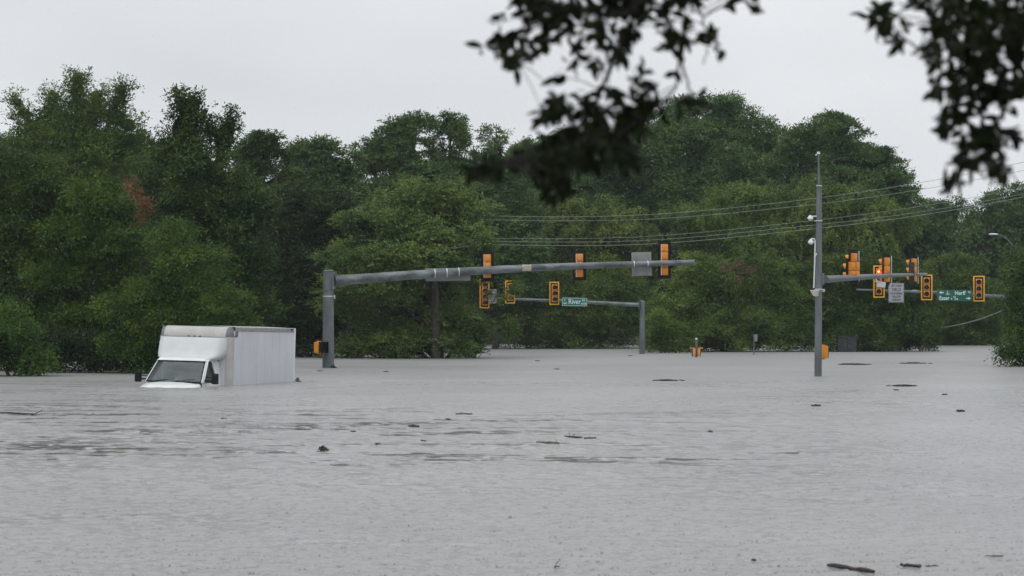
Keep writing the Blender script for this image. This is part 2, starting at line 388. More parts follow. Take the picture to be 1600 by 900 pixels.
def tree(kind, label, cat, D, bx, lobes, color=GREEN, size=0.16, clump=0.20, per=9, style='broad', asp=0.5, group=None, seed=0,
         trunk=0.28, zb=-1.6, el=1.0, gap=2.8, sub=0.33, limbs=True, holes=0.0, extra=None, flat=0.5, lean=None, dense=1.0, depth=0.8):
    g = np.random.default_rng(seed + 100)
    base = P(bx, HZ, D); base.z = zb if zb is not None else -1.6
    root = empty(kind, base); tag(root, label, cat, group)
    b = np.array(base); wl = []; size = size * 0.86; per = int(per * 1.35)
    for lb in lobes:
        px, py, rx, ry = lb[:4]; dy = lb[4] if len(lb) > 4 else 0; dn = lb[5] if len(lb) > 5 else 1.0
        Dl = D + dy; c = np.array(P(px, py, Dl)); sc = Dl / F
        wl.append((c, (rx * sc, max(0.6, depth * 0.5 * (rx + ry) * sc), ry * sc), dn * dense))
    # ---- foliage
    Cc, Dd = crown_points(wl, clump * clump * 1.25, style, g, gap, sub)
    keep = Cc[:, 2] > 0.02
    Cc, Dd = Cc[keep], Dd[keep]
    n = len(Cc)
    rep = np.repeat(np.arange(n), per)
    off = g.normal(size=(n * per, 3))
    if style == 'spray':            # flat feathery sprays reaching outward
        hd = Dd.copy(); hd[:, 2] = hd[:, 2] * 0.35 - 0.08 + (0.5 if el > 1 else 0); hd += g.normal(size=hd.shape) * 0.35
        hd /= np.linalg.norm(hd, axis=1)[:, None]
        along = g.uniform(-1.3, 1.3, n * per)[:, None]
        pos = Cc[rep] + hd[rep] * along * clump * 1.35 * el + off * clump * np.array([0.42, 0.42, 0.14])
        ax = hd[rep] + off * 0.55; ax[:, 2] -= 0.15
    elif style == 'shoot':          # upright leafy shoots and vines
        hd = Dd * 0.8; hd[:, 2] += 0.5; hd += g.normal(size=hd.shape) * 0.4; hd /= np.linalg.norm(hd, axis=1)[:, None]
        along = g.uniform(-0.9, 1.4, n * per)[:, None]
        pos = Cc[rep] + hd[rep] * along * clump * 1.1 + off * clump * 0.36
        ax = off + Dd[rep] * 0.4; ax[:, 2] -= 0.3
    elif style == 'weep':
        along = g.uniform(-1.6, 0.8, n * per)[:, None]
        pos = Cc[rep] + np.array([[0, 0, 1.0]]) * along * clump + Dd[rep] * clump * 0.5 * (0.8 - along * 0.3) + off * clump * 0.32
        ax = off * 0.6 + Dd[rep] * 0.5; ax[:, 2] -= 0.9
    else:
        pos = Cc[rep] + off * clump * np.array([0.8, 0.8, flat]) * g.uniform(0.6, 1.25, n)[rep][:, None]
        ax = off * 0.9 + Dd[rep] * 0.6; ax[:, 2] -= 0.25
    sz = size * g.uniform(0.65, 1.35, n * per)
    k = pos[:, 2] > -0.05
    nb = Dd[rep] * 0.6 + np.array([0, 0, 0.75])
    parts = [leaf_quads(pos[k] - b, ax[k], sz[k], asp, g, nb[k])]
    # interior leaves close the crown
    for (c, r, dn) in wl:
        if dn < 0.6: continue
        m = int(min(7000, 26 * r[0] * r[2] * 4 / (size * size * 4)))
        d = g.normal(size=(m, 3)); d /= np.linalg.norm(d, axis=1)[:, None]
        q = c + d * np.array(r) * (0.62 * g.random(m) ** 0.45)[:, None]
        q = q[q[:, 2] > 0.05]
        parts.append(leaf_quads(q - b, g.normal(size=q.shape), size * 2.1 * g.uniform(0.8, 1.3, len(q)), 0.7, g))
    V, Fq = join(parts)
    npmesh('crown', V, Fq, M['leaf'], root, color)
    # ---- trunk and limbs
    cc = np.mean([w[0] for w in wl], axis=0); top = max(wl, key=lambda w: w[0][2] + w[1][2])
    tp = np.array([top[0][0], top[0][1], top[0][2] + top[1][2] * 0.75]) - b
    ln = np.array([cc[0], cc[1], 0]) - np.array([b[0], b[1], 0])
    path = np.array([[0, 0, 0], [tp[0] * 0.05, tp[1] * 0.05, tp[2] * 0.2], [tp[0] * 0.3, tp[1] * 0.3, tp[2] * 0.5], [tp[0] * 0.75, tp[1] * 0.7, tp[2] * 0.8], tp])
    tt = np.linspace(0, 1, 12); pp = np.stack([np.interp(tt, np.linspace(0, 1, 5), path[:, i]) for i in range(3)], 1)
    pp[1:-1, :2] += g.normal(size=(10, 2)) * 0.08
    tparts = [tube_np(pp, trunk * (1 - tt * 0.88), 9)]
    for (c, r, dn) in wl:
        c = c - b
        j = int(np.clip(c[2] / max(tp[2], 1) * 7, 1, 9)); s0 = pp[j]
        tt2 = np.linspace(0, 1, 7)[:, None]
        lp = s0 * (1 - tt2) + (c + np.array([0, 0, r[2] * 0.4])) * tt2; lp[:, 2] += np.sin(tt2[:, 0] * math.pi) * 0.12 * r[2]
        tparts.append(tube_np(lp, trunk * 0.5 * (1 - 0.75 * tt2[:, 0]), 6))
        for q in range(7 if dn >= 0.6 else 9):
            d = g.normal(size=3); d /= np.linalg.norm(d); d[2] = abs(d[2]) * 0.7
            e = c + d * np.array(r) * 0.93; s1 = lp[g.integers(3, 7)]
            t3 = np.linspace(0, 1, 5)[:, None]; bp = s1 * (1 - t3) + e * t3; bp += g.normal(size=bp.shape) * 0.06 * t3
            tparts.append(tube_np(bp, trunk * 0.17 * (1 - 0.8 * t3[:, 0]), 5))
    if extra: 
        for pts, rr in extra:
            tparts.append(tube_np(np.array([np.array(P(*p)) for p in pts]) - b, np.array(rr), 7))
    V, Fq = join(tparts)
    npmesh('trunk', V, Fq, M['bark'], root, smooth=True)
    return root

NEARG = 'trees standing in the flood at the left'
FARG = 'tall trees on the skyline'
MIDG = 'trees and thickets on the far side of the flood'
# left foreground mass
tree('leafy_tree', 'dark leafy tree at the left edge of the picture, behind the low lime bush', 'tree', 93, 20, [(-10, 320, 85, 75), (60, 300, 70, 55), (-20, 420, 95, 90), (60, 400, 80, 80), (30, 500, 90, 75), (-50, 520, 90, 80)], (0.036, 0.070, 0.013), group=NEARG, seed=1, gap=4.6, sub=0.40, size=0.14)
tree('leafy_tree', 'rounded yellow-green tree left of the tall vine-covered tree', 'tree', 92, 150, [(120, 330, 65, 55), (170, 355, 60, 55), (110, 410, 80, 65), (180, 430, 60, 65), (100, 500, 75, 80), (170, 520, 60, 62), (150, 300, 35, 25)], (0.052, 0.104, 0.014), group=NEARG, seed=2, gap=4.6, sub=0.40, size=0.135)
tree('leafy_tree', 'low rounded yellow-green tree directly behind the box truck', 'tree', 88, 275, [(275, 420, 62, 60), (250, 480, 75, 60), (320, 500, 72, 55), (230, 540, 60, 45), (360, 525, 45, 45), (300, 545, 70, 38)], (0.052, 0.104, 0.014), group=NEARG, seed=3, gap=4.6, sub=0.40, size=0.13)
tree('vine_covered_tree', 'tall dark tree wrapped in vines with spiky shoots at its top', 'tree', 100, 320, [(290, 205, 32, 42, 0, 1), (300, 165, 16, 22, 0, 0.9), (262, 235, 28, 28), (350, 215, 24, 26, 0, 1), (360, 190, 10, 12, 0, 0.7), (310, 285, 72, 60), (345, 360, 76, 75), (300, 400, 75, 80), (372, 440, 52, 75), (330, 500, 85, 60), (385, 330, 36, 45), (282, 160, 10, 14, 0, .7)], (0.036, 0.070, 0.013), style='shoot', group=NEARG, seed=4, size=0.17, trunk=0.4)
tree('bush', 'low bright lime-green bush at the lower left edge of the water', 'bush', 84, 15, [(5, 525, 50, 50), (38, 552, 36, 30), (-30, 540, 60, 45), (70, 565, 30, 18)], (0.050, 0.108, 0.016), group=NEARG, seed=5, size=0.13, trunk=0.1)
tree('bush', 'dark waterside bush between the lime-green bush and the truck', 'bush', 89, 110, [(85, 548, 55, 34), (150, 552, 50, 28), (205, 556, 42, 22)], DARK, group=NEARG, seed=6, size=0.14, trunk=0.1)
# left skyline
tree('bald_cypress', 'tallest bald cypress with pointed open top at upper left', 'tree', 128, 120,
     [(122, 122, 7, 12, 0, 1), (121, 142, 14, 13, 0, 1), (122, 165, 24, 16, 0, .9), (118, 190, 34, 18), (190, 140, 8, 10, 0, 1), (186, 158, 14, 13, 0, .9), (178, 180, 20, 15, 0, .9), (27, 160, 8, 8, 0, .9), (38, 178, 14, 10, 0, .9), (52, 200, 22, 14, 0, .9), (82, 150, 7, 10, 0, .9), (80, 170, 15, 12, 0, .8), (72, 190, 22, 14, 0, .8), (150, 150, 10, 12, 0, .8), (150, 175, 20, 14, 0, .8), (200, 195, 16, 12, 0, .8), (208, 225, 18, 14, 0, .8), (60, 228, 45, 22), (120, 218, 60, 24), (175, 222, 36, 24), (150, 250, 75, 30), (70, 262, 60, 30), (120, 300, 95, 50)],
     MID, style='spray', group=FARG, seed=7, size=0.16, trunk=0.3, dense=1.0, clump=.17, el=2.2)
tree('skyline_tree', 'low green treetop showing at far left beside the tallest cypress', 'tree', 134, -10, [(-5, 250, 50, 35), (20, 300, 60, 60), (5, 225, 14, 10, 0, .6)], BLUEG, group=FARG, seed=8, size=0.19)
tree('skyline_tree', 'treetop filling the gap between tallest cypress and vine-covered tree', 'tree', 136, 225, [(215, 245, 35, 35), (240, 290, 60, 60), (210, 360, 60, 90), (260, 240, 20, 20)], GREEN, group=FARG, seed=9, size=0.19)
tree('dead_branch_shrub', 'small rust-brown dying foliage beside the vine-covered tree', 'shrub', 97, 213, [(207, 298, 8, 12, 0, .9), (214, 318, 9, 14, 0, .9), (217, 336, 6, 10, 0, .9)], (0.17, 0.095, 0.036), style='shoot', clump=0.16, per=12, group=None, seed=10, size=0.10, trunk=0.05)
tree('skyline_tree', 'treetop just right of the vine-covered tree', 'tree', 140, 400, [(400, 240, 32, 30), (420, 225, 24, 16, 0, .8), (385, 300, 50, 60), (430, 330, 60, 80), (405, 215, 12, 9, 0, .6)], GREEN, style='spray', group=FARG, seed=11, size=0.2)
tree('skyline_tree', 'broad treetop behind the steel pole with the long arm', 'tree', 142, 490, [(480, 255, 50, 35), (525, 270, 45, 35), (460, 240, 24, 18, 0, .8), (500, 232, 24, 14, 0, .7), (490, 330, 80, 70), (450, 400, 60, 90)], BLUEG, style='spray', group=FARG, seed=12, size=0.2)
tree('elm_tree', 'airy-topped elm with sky showing through, left of the paired tops', 'tree', 146, 620, [(620, 205, 30, 20, 0, .75), (650, 192, 26, 15, 0, .75), (600, 222, 22, 18, 0, .5), (575, 250, 28, 30, 0, .7), (625, 248, 50, 34, 0, 1), (640, 310, 85, 50), (600, 370, 80, 90)], BLUEG, group=FARG, seed=13, size=0.19, clump=0.18)
tree('elm_tree', 'small open-crowned elm rising right of the airy-topped elm', 'tree', 148, 700, [(705, 198, 26, 20, 0, .75), (692, 222, 20, 16, 0, .5), (722, 215, 16, 14, 0, .75), (700, 262, 45, 28, 0, 1), (720, 320, 60, 50), (690, 400, 70, 90)], BLUEG, group=FARG, seed=14, size=0.18, clump=0.18)
tree('elm_tree', 'smallest round open treetop just left of the hanging oak leaves', 'tree', 148, 775, [(775, 212, 22, 15, 0, .5), (768, 228, 16, 10, 0, .5), (770, 262, 40, 26, 0, 1), (780, 330, 60, 60), (790, 410, 60, 80)], BLUEG, group=FARG, seed=15, size=0.18, clump=0.18)
# middle cypresses
sp = [(680, 300, 60, 22), (640, 325, 80, 22), (720, 330, 60, 22), (600, 350, 70, 20, -2), (670, 370, 90, 24, -2), (560, 400, 62, 18, -3), (640, 410, 90, 22, -3), (720, 400, 60, 22, -1), (590, 445, 80, 22, -3), (662, 460, 66, 28), (540, 470, 50, 22), (610, 500, 80, 34), (700, 505, 55, 36, -1), (640, 538, 90, 20, -1), (725, 540, 34, 18, -2, .8), (560, 545, 60, 14, -1, .8)]
tree('bald_cypress', 'broad bald cypress with layered branches and visible dark trunk behind the long arm', 'tree', 119, 681, sp, (0.092, 0.150, 0.036), style='spray', group=MIDG, seed=16, size=0.16, trunk=0.42, dense=0.85, depth=1.0,
     extra=[([(681, 560, 116.5), (680, 470, 116.5), (676, 420, 116.5), (660, 350, 117)], [.24, .22, .18, .08]), ([(676, 430, 116), (640, 400, 115), (600, 385, 114)], [.14, .1, .05]), ([(677, 425, 116), (700, 390, 115), (735, 385, 114)], [.14, .1, .05])])
tree('bald_cypress', 'dark cypress between the box truck and the steel pole', 'tree', 121, 450, [(450, 330, 45, 45), (430, 400, 60, 50), (480, 390, 60, 50), (430, 470, 65, 55), (500, 470, 65, 50), (470, 525, 90, 38), (400, 500, 40, 60), (520, 330, 40, 40)], DARK, style='spray', group=MIDG, seed=17, size=0.17, trunk=0.3)
tree('hanging_cypress_spray', 'cypress sapling whose thin sprays half cover two far signal heads', 'tree', 118, 742, [(764, 440, 6, 5, 0, .45), (776, 466, 7, 11, 0, .5), (802, 452, 6, 13, 0, .6), (740, 516, 26, 28, 0, .9), (738, 392, 30, 30, 0, .9), (790, 512, 18, 18, 0, .5), (738, 545, 24, 14, 0, .8)], MID, style='spray', group=None, seed=18, size=0.12, clump=0.14, trunk=0.045)
# right skyline
tree('skyline_tree', 'dark treetop seen behind the hanging oak leaves', 'tree', 166, 860, [(860, 250, 60, 40), (830, 280, 50, 45), (920, 250, 50, 45), (880, 330, 90, 60), (805, 320, 40, 60)], BLUEG, group=FARG, seed=19, size=0.21)
tree('domed_tree', 'biggest domed tree crown on the skyline right of centre', 'tree', 168, 1090,
     [(1130, 205, 68, 52), (1060, 205, 60, 46), (1000, 240, 62, 52), (1190, 235, 48, 45), (1100, 265, 110, 62), (960, 280, 55, 45), (1180, 300, 70, 50), (1040, 330, 90, 50), (1140, 170, 30, 18, 0, .9), (1075, 170, 34, 18, 0, .9)], (0.075, 0.138, 0.042), group=FARG, seed=20, size=0.21, clump=0.28, trunk=0.6)
tree('skyline_tree', 'sloping treetop behind the slender camera mast', 'tree', 160, 1310,
     [(1290, 215, 46, 34), (1255, 235, 30, 30), (1278, 262, 44, 34), (1230, 238, 30, 32), (1340, 245, 46, 36), (1385, 275, 32, 24, 0, .8), (1412, 275, 14, 10, 0, .5), (1370, 248, 18, 14, 0, .6), (1310, 200, 26, 16, 0, .7), (1320, 290, 90, 50), (1400, 330, 40, 45), (1280, 330, 80, 60)], BLUEG, group=FARG, seed=21, size=0.2, trunk=0.4)
tree('willow', 'soft yellow-green willow crown below the biggest dome', 'tree', 152, 1180, [(1170, 325, 75, 36), (1230, 350, 60, 40), (1110, 350, 70, 36), (1180, 390, 100, 50)], (0.092, 0.150, 0.030), style='weep', group=MIDG, seed=22, size=0.17)
tree('willow', 'yellowest willow crown in the gap below the hanging oak leaves', 'tree', 154, 920, [(870, 340, 34, 28), (930, 345, 50, 32), (980, 370, 50, 36), (900, 385, 75, 40), (850, 420, 60, 50), (960, 430, 70, 50)], (0.098, 0.145, 0.032), style='weep', group=MIDG, seed=23, size=0.17)
tree('willow', 'yellow-green willow behind the pole with cameras', 'tree', 150, 1320, [(1300, 320, 50, 36), (1350, 345, 50, 36), (1400, 350, 32, 28), (1330, 395, 75, 45), (1260, 390, 45, 50), (1280, 300, 30, 18, 0, .8)], (0.092, 0.144, 0.032), style='weep', group=MIDG, seed=24, size=0.17)
tree('thicket', 'green thicket under the far arm with the single-name street sign', 'tree', 150, 880, [(800, 470, 60, 55), (870, 475, 60, 55), (940, 470, 60, 60), (990, 490, 40, 50), (830, 520, 70, 30), (910, 522, 70, 28), (780, 400, 30, 40)], MID, group=MIDG, seed=25, size=0.17, clump=0.24)
tree('leafy_tree', 'leafy tree with a browning patch, right of the far steel pole', 'tree', 138, 1130, [(1085, 430, 50, 34), (1150, 425, 52, 34), (1200, 450, 48, 40), (1100, 475, 80, 45), (1180, 500, 70, 45), (1240, 500, 36, 50), (1060, 505, 48, 40), (1130, 530, 120, 22)], MID, group=MIDG, seed=26, size=0.155)
tree('bush', 'brownish dying foliage high in the leafy tree right of centre', 'foliage', 136.4, 1152, [(1150, 425, 26, 16, -4, .4)], (0.085, 0.065, 0.03), group=None, seed=36, size=0.14, trunk=0.05)
tree('bush', 'bright lime bush beside the far steel pole at the water', 'bush', 133, 1035, [(1030, 496, 14, 12), (1042, 508, 13, 9), (1070, 516, 15, 9), (1052, 524, 12, 8), (1020, 528, 14, 18), (1045, 542, 30, 9), (1078, 536, 14, 8)], (0.088, 0.150, 0.024), group=MIDG, seed=27, size=0.14, clump=.24, trunk=0.1)
tree('leafy_tree', 'dark leafy tree behind the lit red arrow signal', 'tree', 139, 1360, [(1310, 435, 50, 40), (1370, 440, 50, 45), (1420, 470, 40, 40), (1300, 490, 50, 45), (1370, 500, 70, 45), (1430, 520, 34, 32), (1340, 532, 110, 20), (1280, 440, 30, 50)], GREEN, group=MIDG, seed=28, size=0.16)
tree('thicket', 'hazy pale green thicket under the two-name street sign', 'tree', 165, 1500, [(1470, 470, 46, 60), (1520, 480, 46, 55), (1500, 440, 40, 45), (1480, 525, 50, 22), (1540, 520, 40, 26)], MID, group=MIDG, seed=29, size=0.18)
tree('skyline_tree', 'distant hazy treetop left of the street lamp', 'tree', 200, 1470, [(1450, 350, 40, 36), (1480, 335, 26, 22, 0, .7), (1495, 320, 14, 14, 0, .5), (1470, 400, 70, 60), (1440, 335, 22, 18, 0, .8)], BLUEG, group=FARG, seed=30, size=0.23, clump=.28)
tree('skyline_tree', 'distant treetop rising at the right edge behind the lamp', 'tree', 185, 1570, [(1570, 345, 60, 40), (1600, 320, 50, 36), (1540, 370, 45, 36), (1560, 430, 80, 60), (1620, 360, 60, 70)], BLUEG, group=FARG, seed=31, size=0.22, clump=.28)
tree('bush', 'dark drooping bush standing in the water at the right edge', 'bush', 100, 1622, [(1600, 420, 30, 34), (1625, 430, 50, 60), (1598, 470, 36, 34), (1630, 500, 55, 60), (1600, 520, 30, 26, 0, .9), (1592, 548, 34, 16, -1, .9), (1575, 552, 18, 14, -1, .7), (1620, 550, 50, 22)], GREEN, style='weep', group=None, seed=32, size=0.14, clump=.26)

# dark woodland closing the view behind the named trees
def woodland():
    g = np.random.default_rng(55); parts = []
    tops = [(-120, 240), (0, 240), (200, 250), (330, 250), (450, 262), (600, 262), (760, 262), (850, 270), (960, 260), (1100, 235), (1200, 250), (1320, 260), (1400, 310), (1450, 360), (1530, 370), (1700, 350)]
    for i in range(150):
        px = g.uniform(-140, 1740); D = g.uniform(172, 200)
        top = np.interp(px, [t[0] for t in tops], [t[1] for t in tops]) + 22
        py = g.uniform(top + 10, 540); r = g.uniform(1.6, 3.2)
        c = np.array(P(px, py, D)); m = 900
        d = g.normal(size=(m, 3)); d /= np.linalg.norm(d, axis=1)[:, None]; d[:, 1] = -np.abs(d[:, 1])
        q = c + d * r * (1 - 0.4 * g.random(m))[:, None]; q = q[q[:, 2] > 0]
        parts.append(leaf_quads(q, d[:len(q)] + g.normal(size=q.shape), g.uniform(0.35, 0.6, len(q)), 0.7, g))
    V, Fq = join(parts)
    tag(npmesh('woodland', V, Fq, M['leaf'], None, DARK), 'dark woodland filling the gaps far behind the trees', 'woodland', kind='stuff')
    # wooded rise: the hillside itself
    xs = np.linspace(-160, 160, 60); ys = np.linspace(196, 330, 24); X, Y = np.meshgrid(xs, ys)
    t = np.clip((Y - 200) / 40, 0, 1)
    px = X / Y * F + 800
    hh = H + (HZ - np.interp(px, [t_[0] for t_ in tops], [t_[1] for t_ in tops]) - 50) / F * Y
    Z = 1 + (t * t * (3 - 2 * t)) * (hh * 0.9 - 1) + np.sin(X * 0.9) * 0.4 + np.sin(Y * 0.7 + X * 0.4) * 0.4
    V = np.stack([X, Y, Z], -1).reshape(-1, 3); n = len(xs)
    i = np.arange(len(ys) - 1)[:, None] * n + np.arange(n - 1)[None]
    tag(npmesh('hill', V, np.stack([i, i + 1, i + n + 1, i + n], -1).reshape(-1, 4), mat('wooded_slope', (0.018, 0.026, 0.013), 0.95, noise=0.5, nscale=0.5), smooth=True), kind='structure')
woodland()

# ------------------------------------------------------------------ overhanging live oak near the camera
def oak():
    g = np.random.default_rng(21)
    D0 = 5.0; base = Vector((3.4, 4.6, -0.4)); b = np.array(base)
    root = empty('oak_tree', base); tag(root, 'overhanging live oak with near-black leaves hanging close to the camera', 'tree')
    def leaf_mesh(C, ax, nr, ln, wd):
        n = len(C); ax = ax / np.linalg.norm(ax, axis=1)[:, None]
        side = np.cross(ax, nr); side /= np.linalg.norm(side, axis=1)[:, None] + 1e-9; up = np.cross(side, ax)
        pr = [(0, 0.06), (0.22, 0.36), (0.5, 0.5), (0.78, 0.34), (1, 0.0)]
        pts = []
        for t, w in pr[:-1]:
            q = C + ax * (t * ln)[:, None] - up * (ln * 0.22 * t * t)[:, None]
            pts += [q + side * (w * wd)[:, None] + up * (w * wd * 0.35)[:, None], q - side * (w * wd)[:, None] + up * (w * wd * 0.35)[:, None]]
        pts.append(C + ax * ln[:, None] - up * (ln * 0.22)[:, None])
        pts.append(pts[-1] + side * 0.0005)
        V = np.stack(pts, 1).reshape(-1, 3); o = np.arange(n)[:, None] * 10
        fs = np.concatenate([o + np.array([[2 * k, 2 * k + 1, 2 * k + 3, 2 * k + 2]]) for k in range(4)])
        return V, fs
    LS = {
     'left': [(830, 40, 55, 38, 90), (800, 92, 34, 24, 38), (765, 76, 24, 9, 12), (905, 28, 70, 32, 120), (985, 25, 40, 26, 40), (870, 105, 16, 18, 9), (900, 95, 14, 14, 8), (925, 88, 12, 26, 14), (962, 80, 16, 46, 36), (1020, 22, 45, 26, 44), (1058, 55, 20, 30, 26), (1112, 68, 20, 22, 14), (1010, 132, 12, 30, 20),
              (885, 160, 38, 12, 22), (855, 172, 14, 22, 12), (905, 190, 44, 26, 95), (935, 165, 30, 18, 18), (968, 152, 24, 20, 18), (900, 232, 84, 26, 150), (845, 258, 55, 22, 80), (945, 245, 46, 30, 66), (872, 292, 18, 22, 40), (768, 262, 32, 13, 42), (1000, 180, 36, 20, 62), (1078, 160, 26, 7, 14), (1062, 120, 16, 10, 8), (980, 215, 24, 34, 46),
              (1172, 3, 20, 8, 12), (1085, -2, 26, 12, 14), (960, -20, 220, 26, 160)],
     'right': [(1368, 24, 22, 18, 24), (1392, 44, 22, 16, 22), (1414, 66, 10, 8, 6), (1442, 76, 10, 10, 8), (1432, 6, 14, 12, 12), (1490, 30, 48, 36, 105), (1560, 35, 50, 46, 150), (1500, 90, 44, 36, 90), (1562, 105, 46, 44, 140), (1478, 138, 30, 14, 26), (1520, 160, 32, 30, 60), (1572, 150, 30, 20, 40), (1490, 195, 20, 16, 26), (1530, 215, 26, 24, 60), (1565, 215, 22, 12, 24), (1510, 250, 26, 20, 34), (1555, 245, 20, 12, 20), (1570, 272, 26, 14, 26), (1490, 280, 18, 12, 16), (1590, 60, 26, 60, 70), (1640, 60, 40, 90, 80), (1540, -25, 130, 30, 130), (1478, 296, 8, 6, 4)],
    }
    stems = {'left': [[(1120, -140), (1030, -40), (985, 30), (962, 90), (935, 150), (905, 200), (880, 250), (874, 310)], [(985, 20), (900, 20), (830, 40), (768, 76)], [(985, 20), (1040, 40), (1062, 90), (1058, 140), (1010, 180), (950, 230)], [(1030, -40), (1080, -10), (1110, 60), (1098, 100)], [(905, 210), (850, 240), (770, 262)], [(830, 40), (805, 95)], [(1062, 90), (1085, 160)]],
             'right': [[(1700, -140), (1600, -40), (1550, 40), (1530, 120), (1535, 190), (1520, 250), (1485, 285)], [(1550, 30), (1480, 40), (1440, 80), (1392, 44), (1360, 20)], [(1535, 190), (1560, 240), (1575, 280)], [(1600, -40), (1600, 60), (1572, 150)], [(1530, 110), (1480, 140), (1480, 195)], [(1480, 40), (1430, 5)]]}
    for side in ('left', 'right'):
        Cl, Al, Nl = [], [], []; tw = []
        spts = []
        for ln_ in stems[side]:
            pts = np.array([np.array(P(px, py, D0 + 0.12 * math.sin(px * 0.03))) for px, py in ln_])
            tt = np.linspace(0, len(pts) - 1, 30); pp = np.stack([np.interp(tt, np.arange(len(pts)), pts[:, i]) for i in range(3)], 1)
            pp[:, :] += g.normal(size=pp.shape) * 0.002
            first = ln_ is stems[side][0]
            tw.append(tube_np(pp - b, np.linspace(0.009 if first else 0.004, 0.0015, 30), 6)); spts.append(pp)
        spts = np.concatenate(spts)
        for (cx, cy, rx, ry, n) in LS[side]:
            nros = max(1, int(n / 4.3))
            for k in range(nros):
                a = g.uniform(0, 6.28); rr = math.sqrt(g.random())
                c = np.array(P(cx + rx * rr * math.cos(a), cy + ry * rr * math.sin(a), D0 + g.normal() * 0.14))
                s = spts[np.argmin(np.linalg.norm(spts - c, axis=1))]
                out = c - s; out = out / (np.linalg.norm(out) + 1e-6) * 0.6 + np.array([0, 0, -0.35]) + g.normal(size=3) * 0.4
                out /= np.linalg.norm(out)
                t = np.linspace(0, 1, 6)[:, None]; path = s * (1 - t) + c * t; path[:, 2] += np.sin(t[:, 0] * 3.14) * 0.01
                tw.append(tube_np(path - b, np.linspace(0.0016, 0.0008, 6), 4))
                for j in range(5):
                    d = out + g.normal(size=3) * 0.75
                    Cl.append(c - out * 0.012 * j * 0.6 - b); Al.append(d); Nl.append(g.normal(size=3) + np.array([0, 0, 0.6]))
        Cl, Al, Nl = map(np.array, (Cl, Al, Nl))
        V, Fq = leaf_mesh(Cl, Al, Nl, g.uniform(0.028, 0.048, len(Cl)), g.uniform(0.014, 0.020, len(Cl)))
        npmesh('foliage', V, Fq, M['leaf'], root, (0.016, 0.028, 0.009))
        V, Fq = join(tw); npmesh('branch', V, Fq, M['bark'], root, smooth=True)
    # unseen canopy overhead and behind the camera, added to shade the hanging sprays
    n = 60000
    C = np.stack([g.uniform(-5, 6, n), g.uniform(-9, 7.5, n), g.uniform(0, 1.3, n)], 1)
    C[:, 2] += 2.35 + np.maximum(C[:, 1], 0) * 0.152 + 0.42
    C[:, 2] = np.maximum(C[:, 2], 3.05)
    m2 = 45000; C2 = np.stack([g.uniform(-7, 7, m2), g.uniform(-9, -2.0, m2), g.uniform(0.3, 3.6, m2)], 1); C = np.concatenate([C, C2]); n += m2  # leaf curtain behind the camera, added to block light from that side
    V, Fq = leaf_quads(C - b, g.normal(size=(n, 3)) * np.array([1, 1, 0.4]), g.uniform(0.06, 0.12, n), 0.6, g)
    npmesh('foliage', V, Fq, M['leaf'], root, (0.016, 0.028, 0.009))
    tp = [tube_np(np.array([[0, 0, 0], [0.1, 0, 1.5], [-0.1, 0.1, 3.2], [-0.3, 0.1, 4.2], [-0.5, 0, 5.2]]), np.array([0.34, 0.26, 0.22, 0.16, 0.08]), 12)]
    for e in [P(1120, -140, D0), P(1700, -140, D0), Vector((-2.5, 2, 3.9)), Vector((0, -2, 3.9)), Vector((2, 7, 4.4))]:
        e = np.array(e) - b; s = np.array([-0.1, 0.1, 3.4]); t = np.linspace(0, 1, 9)[:, None]
        pth = s * (1 - t) + e * t; pth[:, 2] += np.sin(t[:, 0] * 3.14) * 0.45
        tp.append(tube_np(pth, np.linspace(0.12, 0.009, 9), 8))
    V, Fq = join(tp); npmesh('trunk', V, Fq, M['bark'], root, smooth=True)
oak()

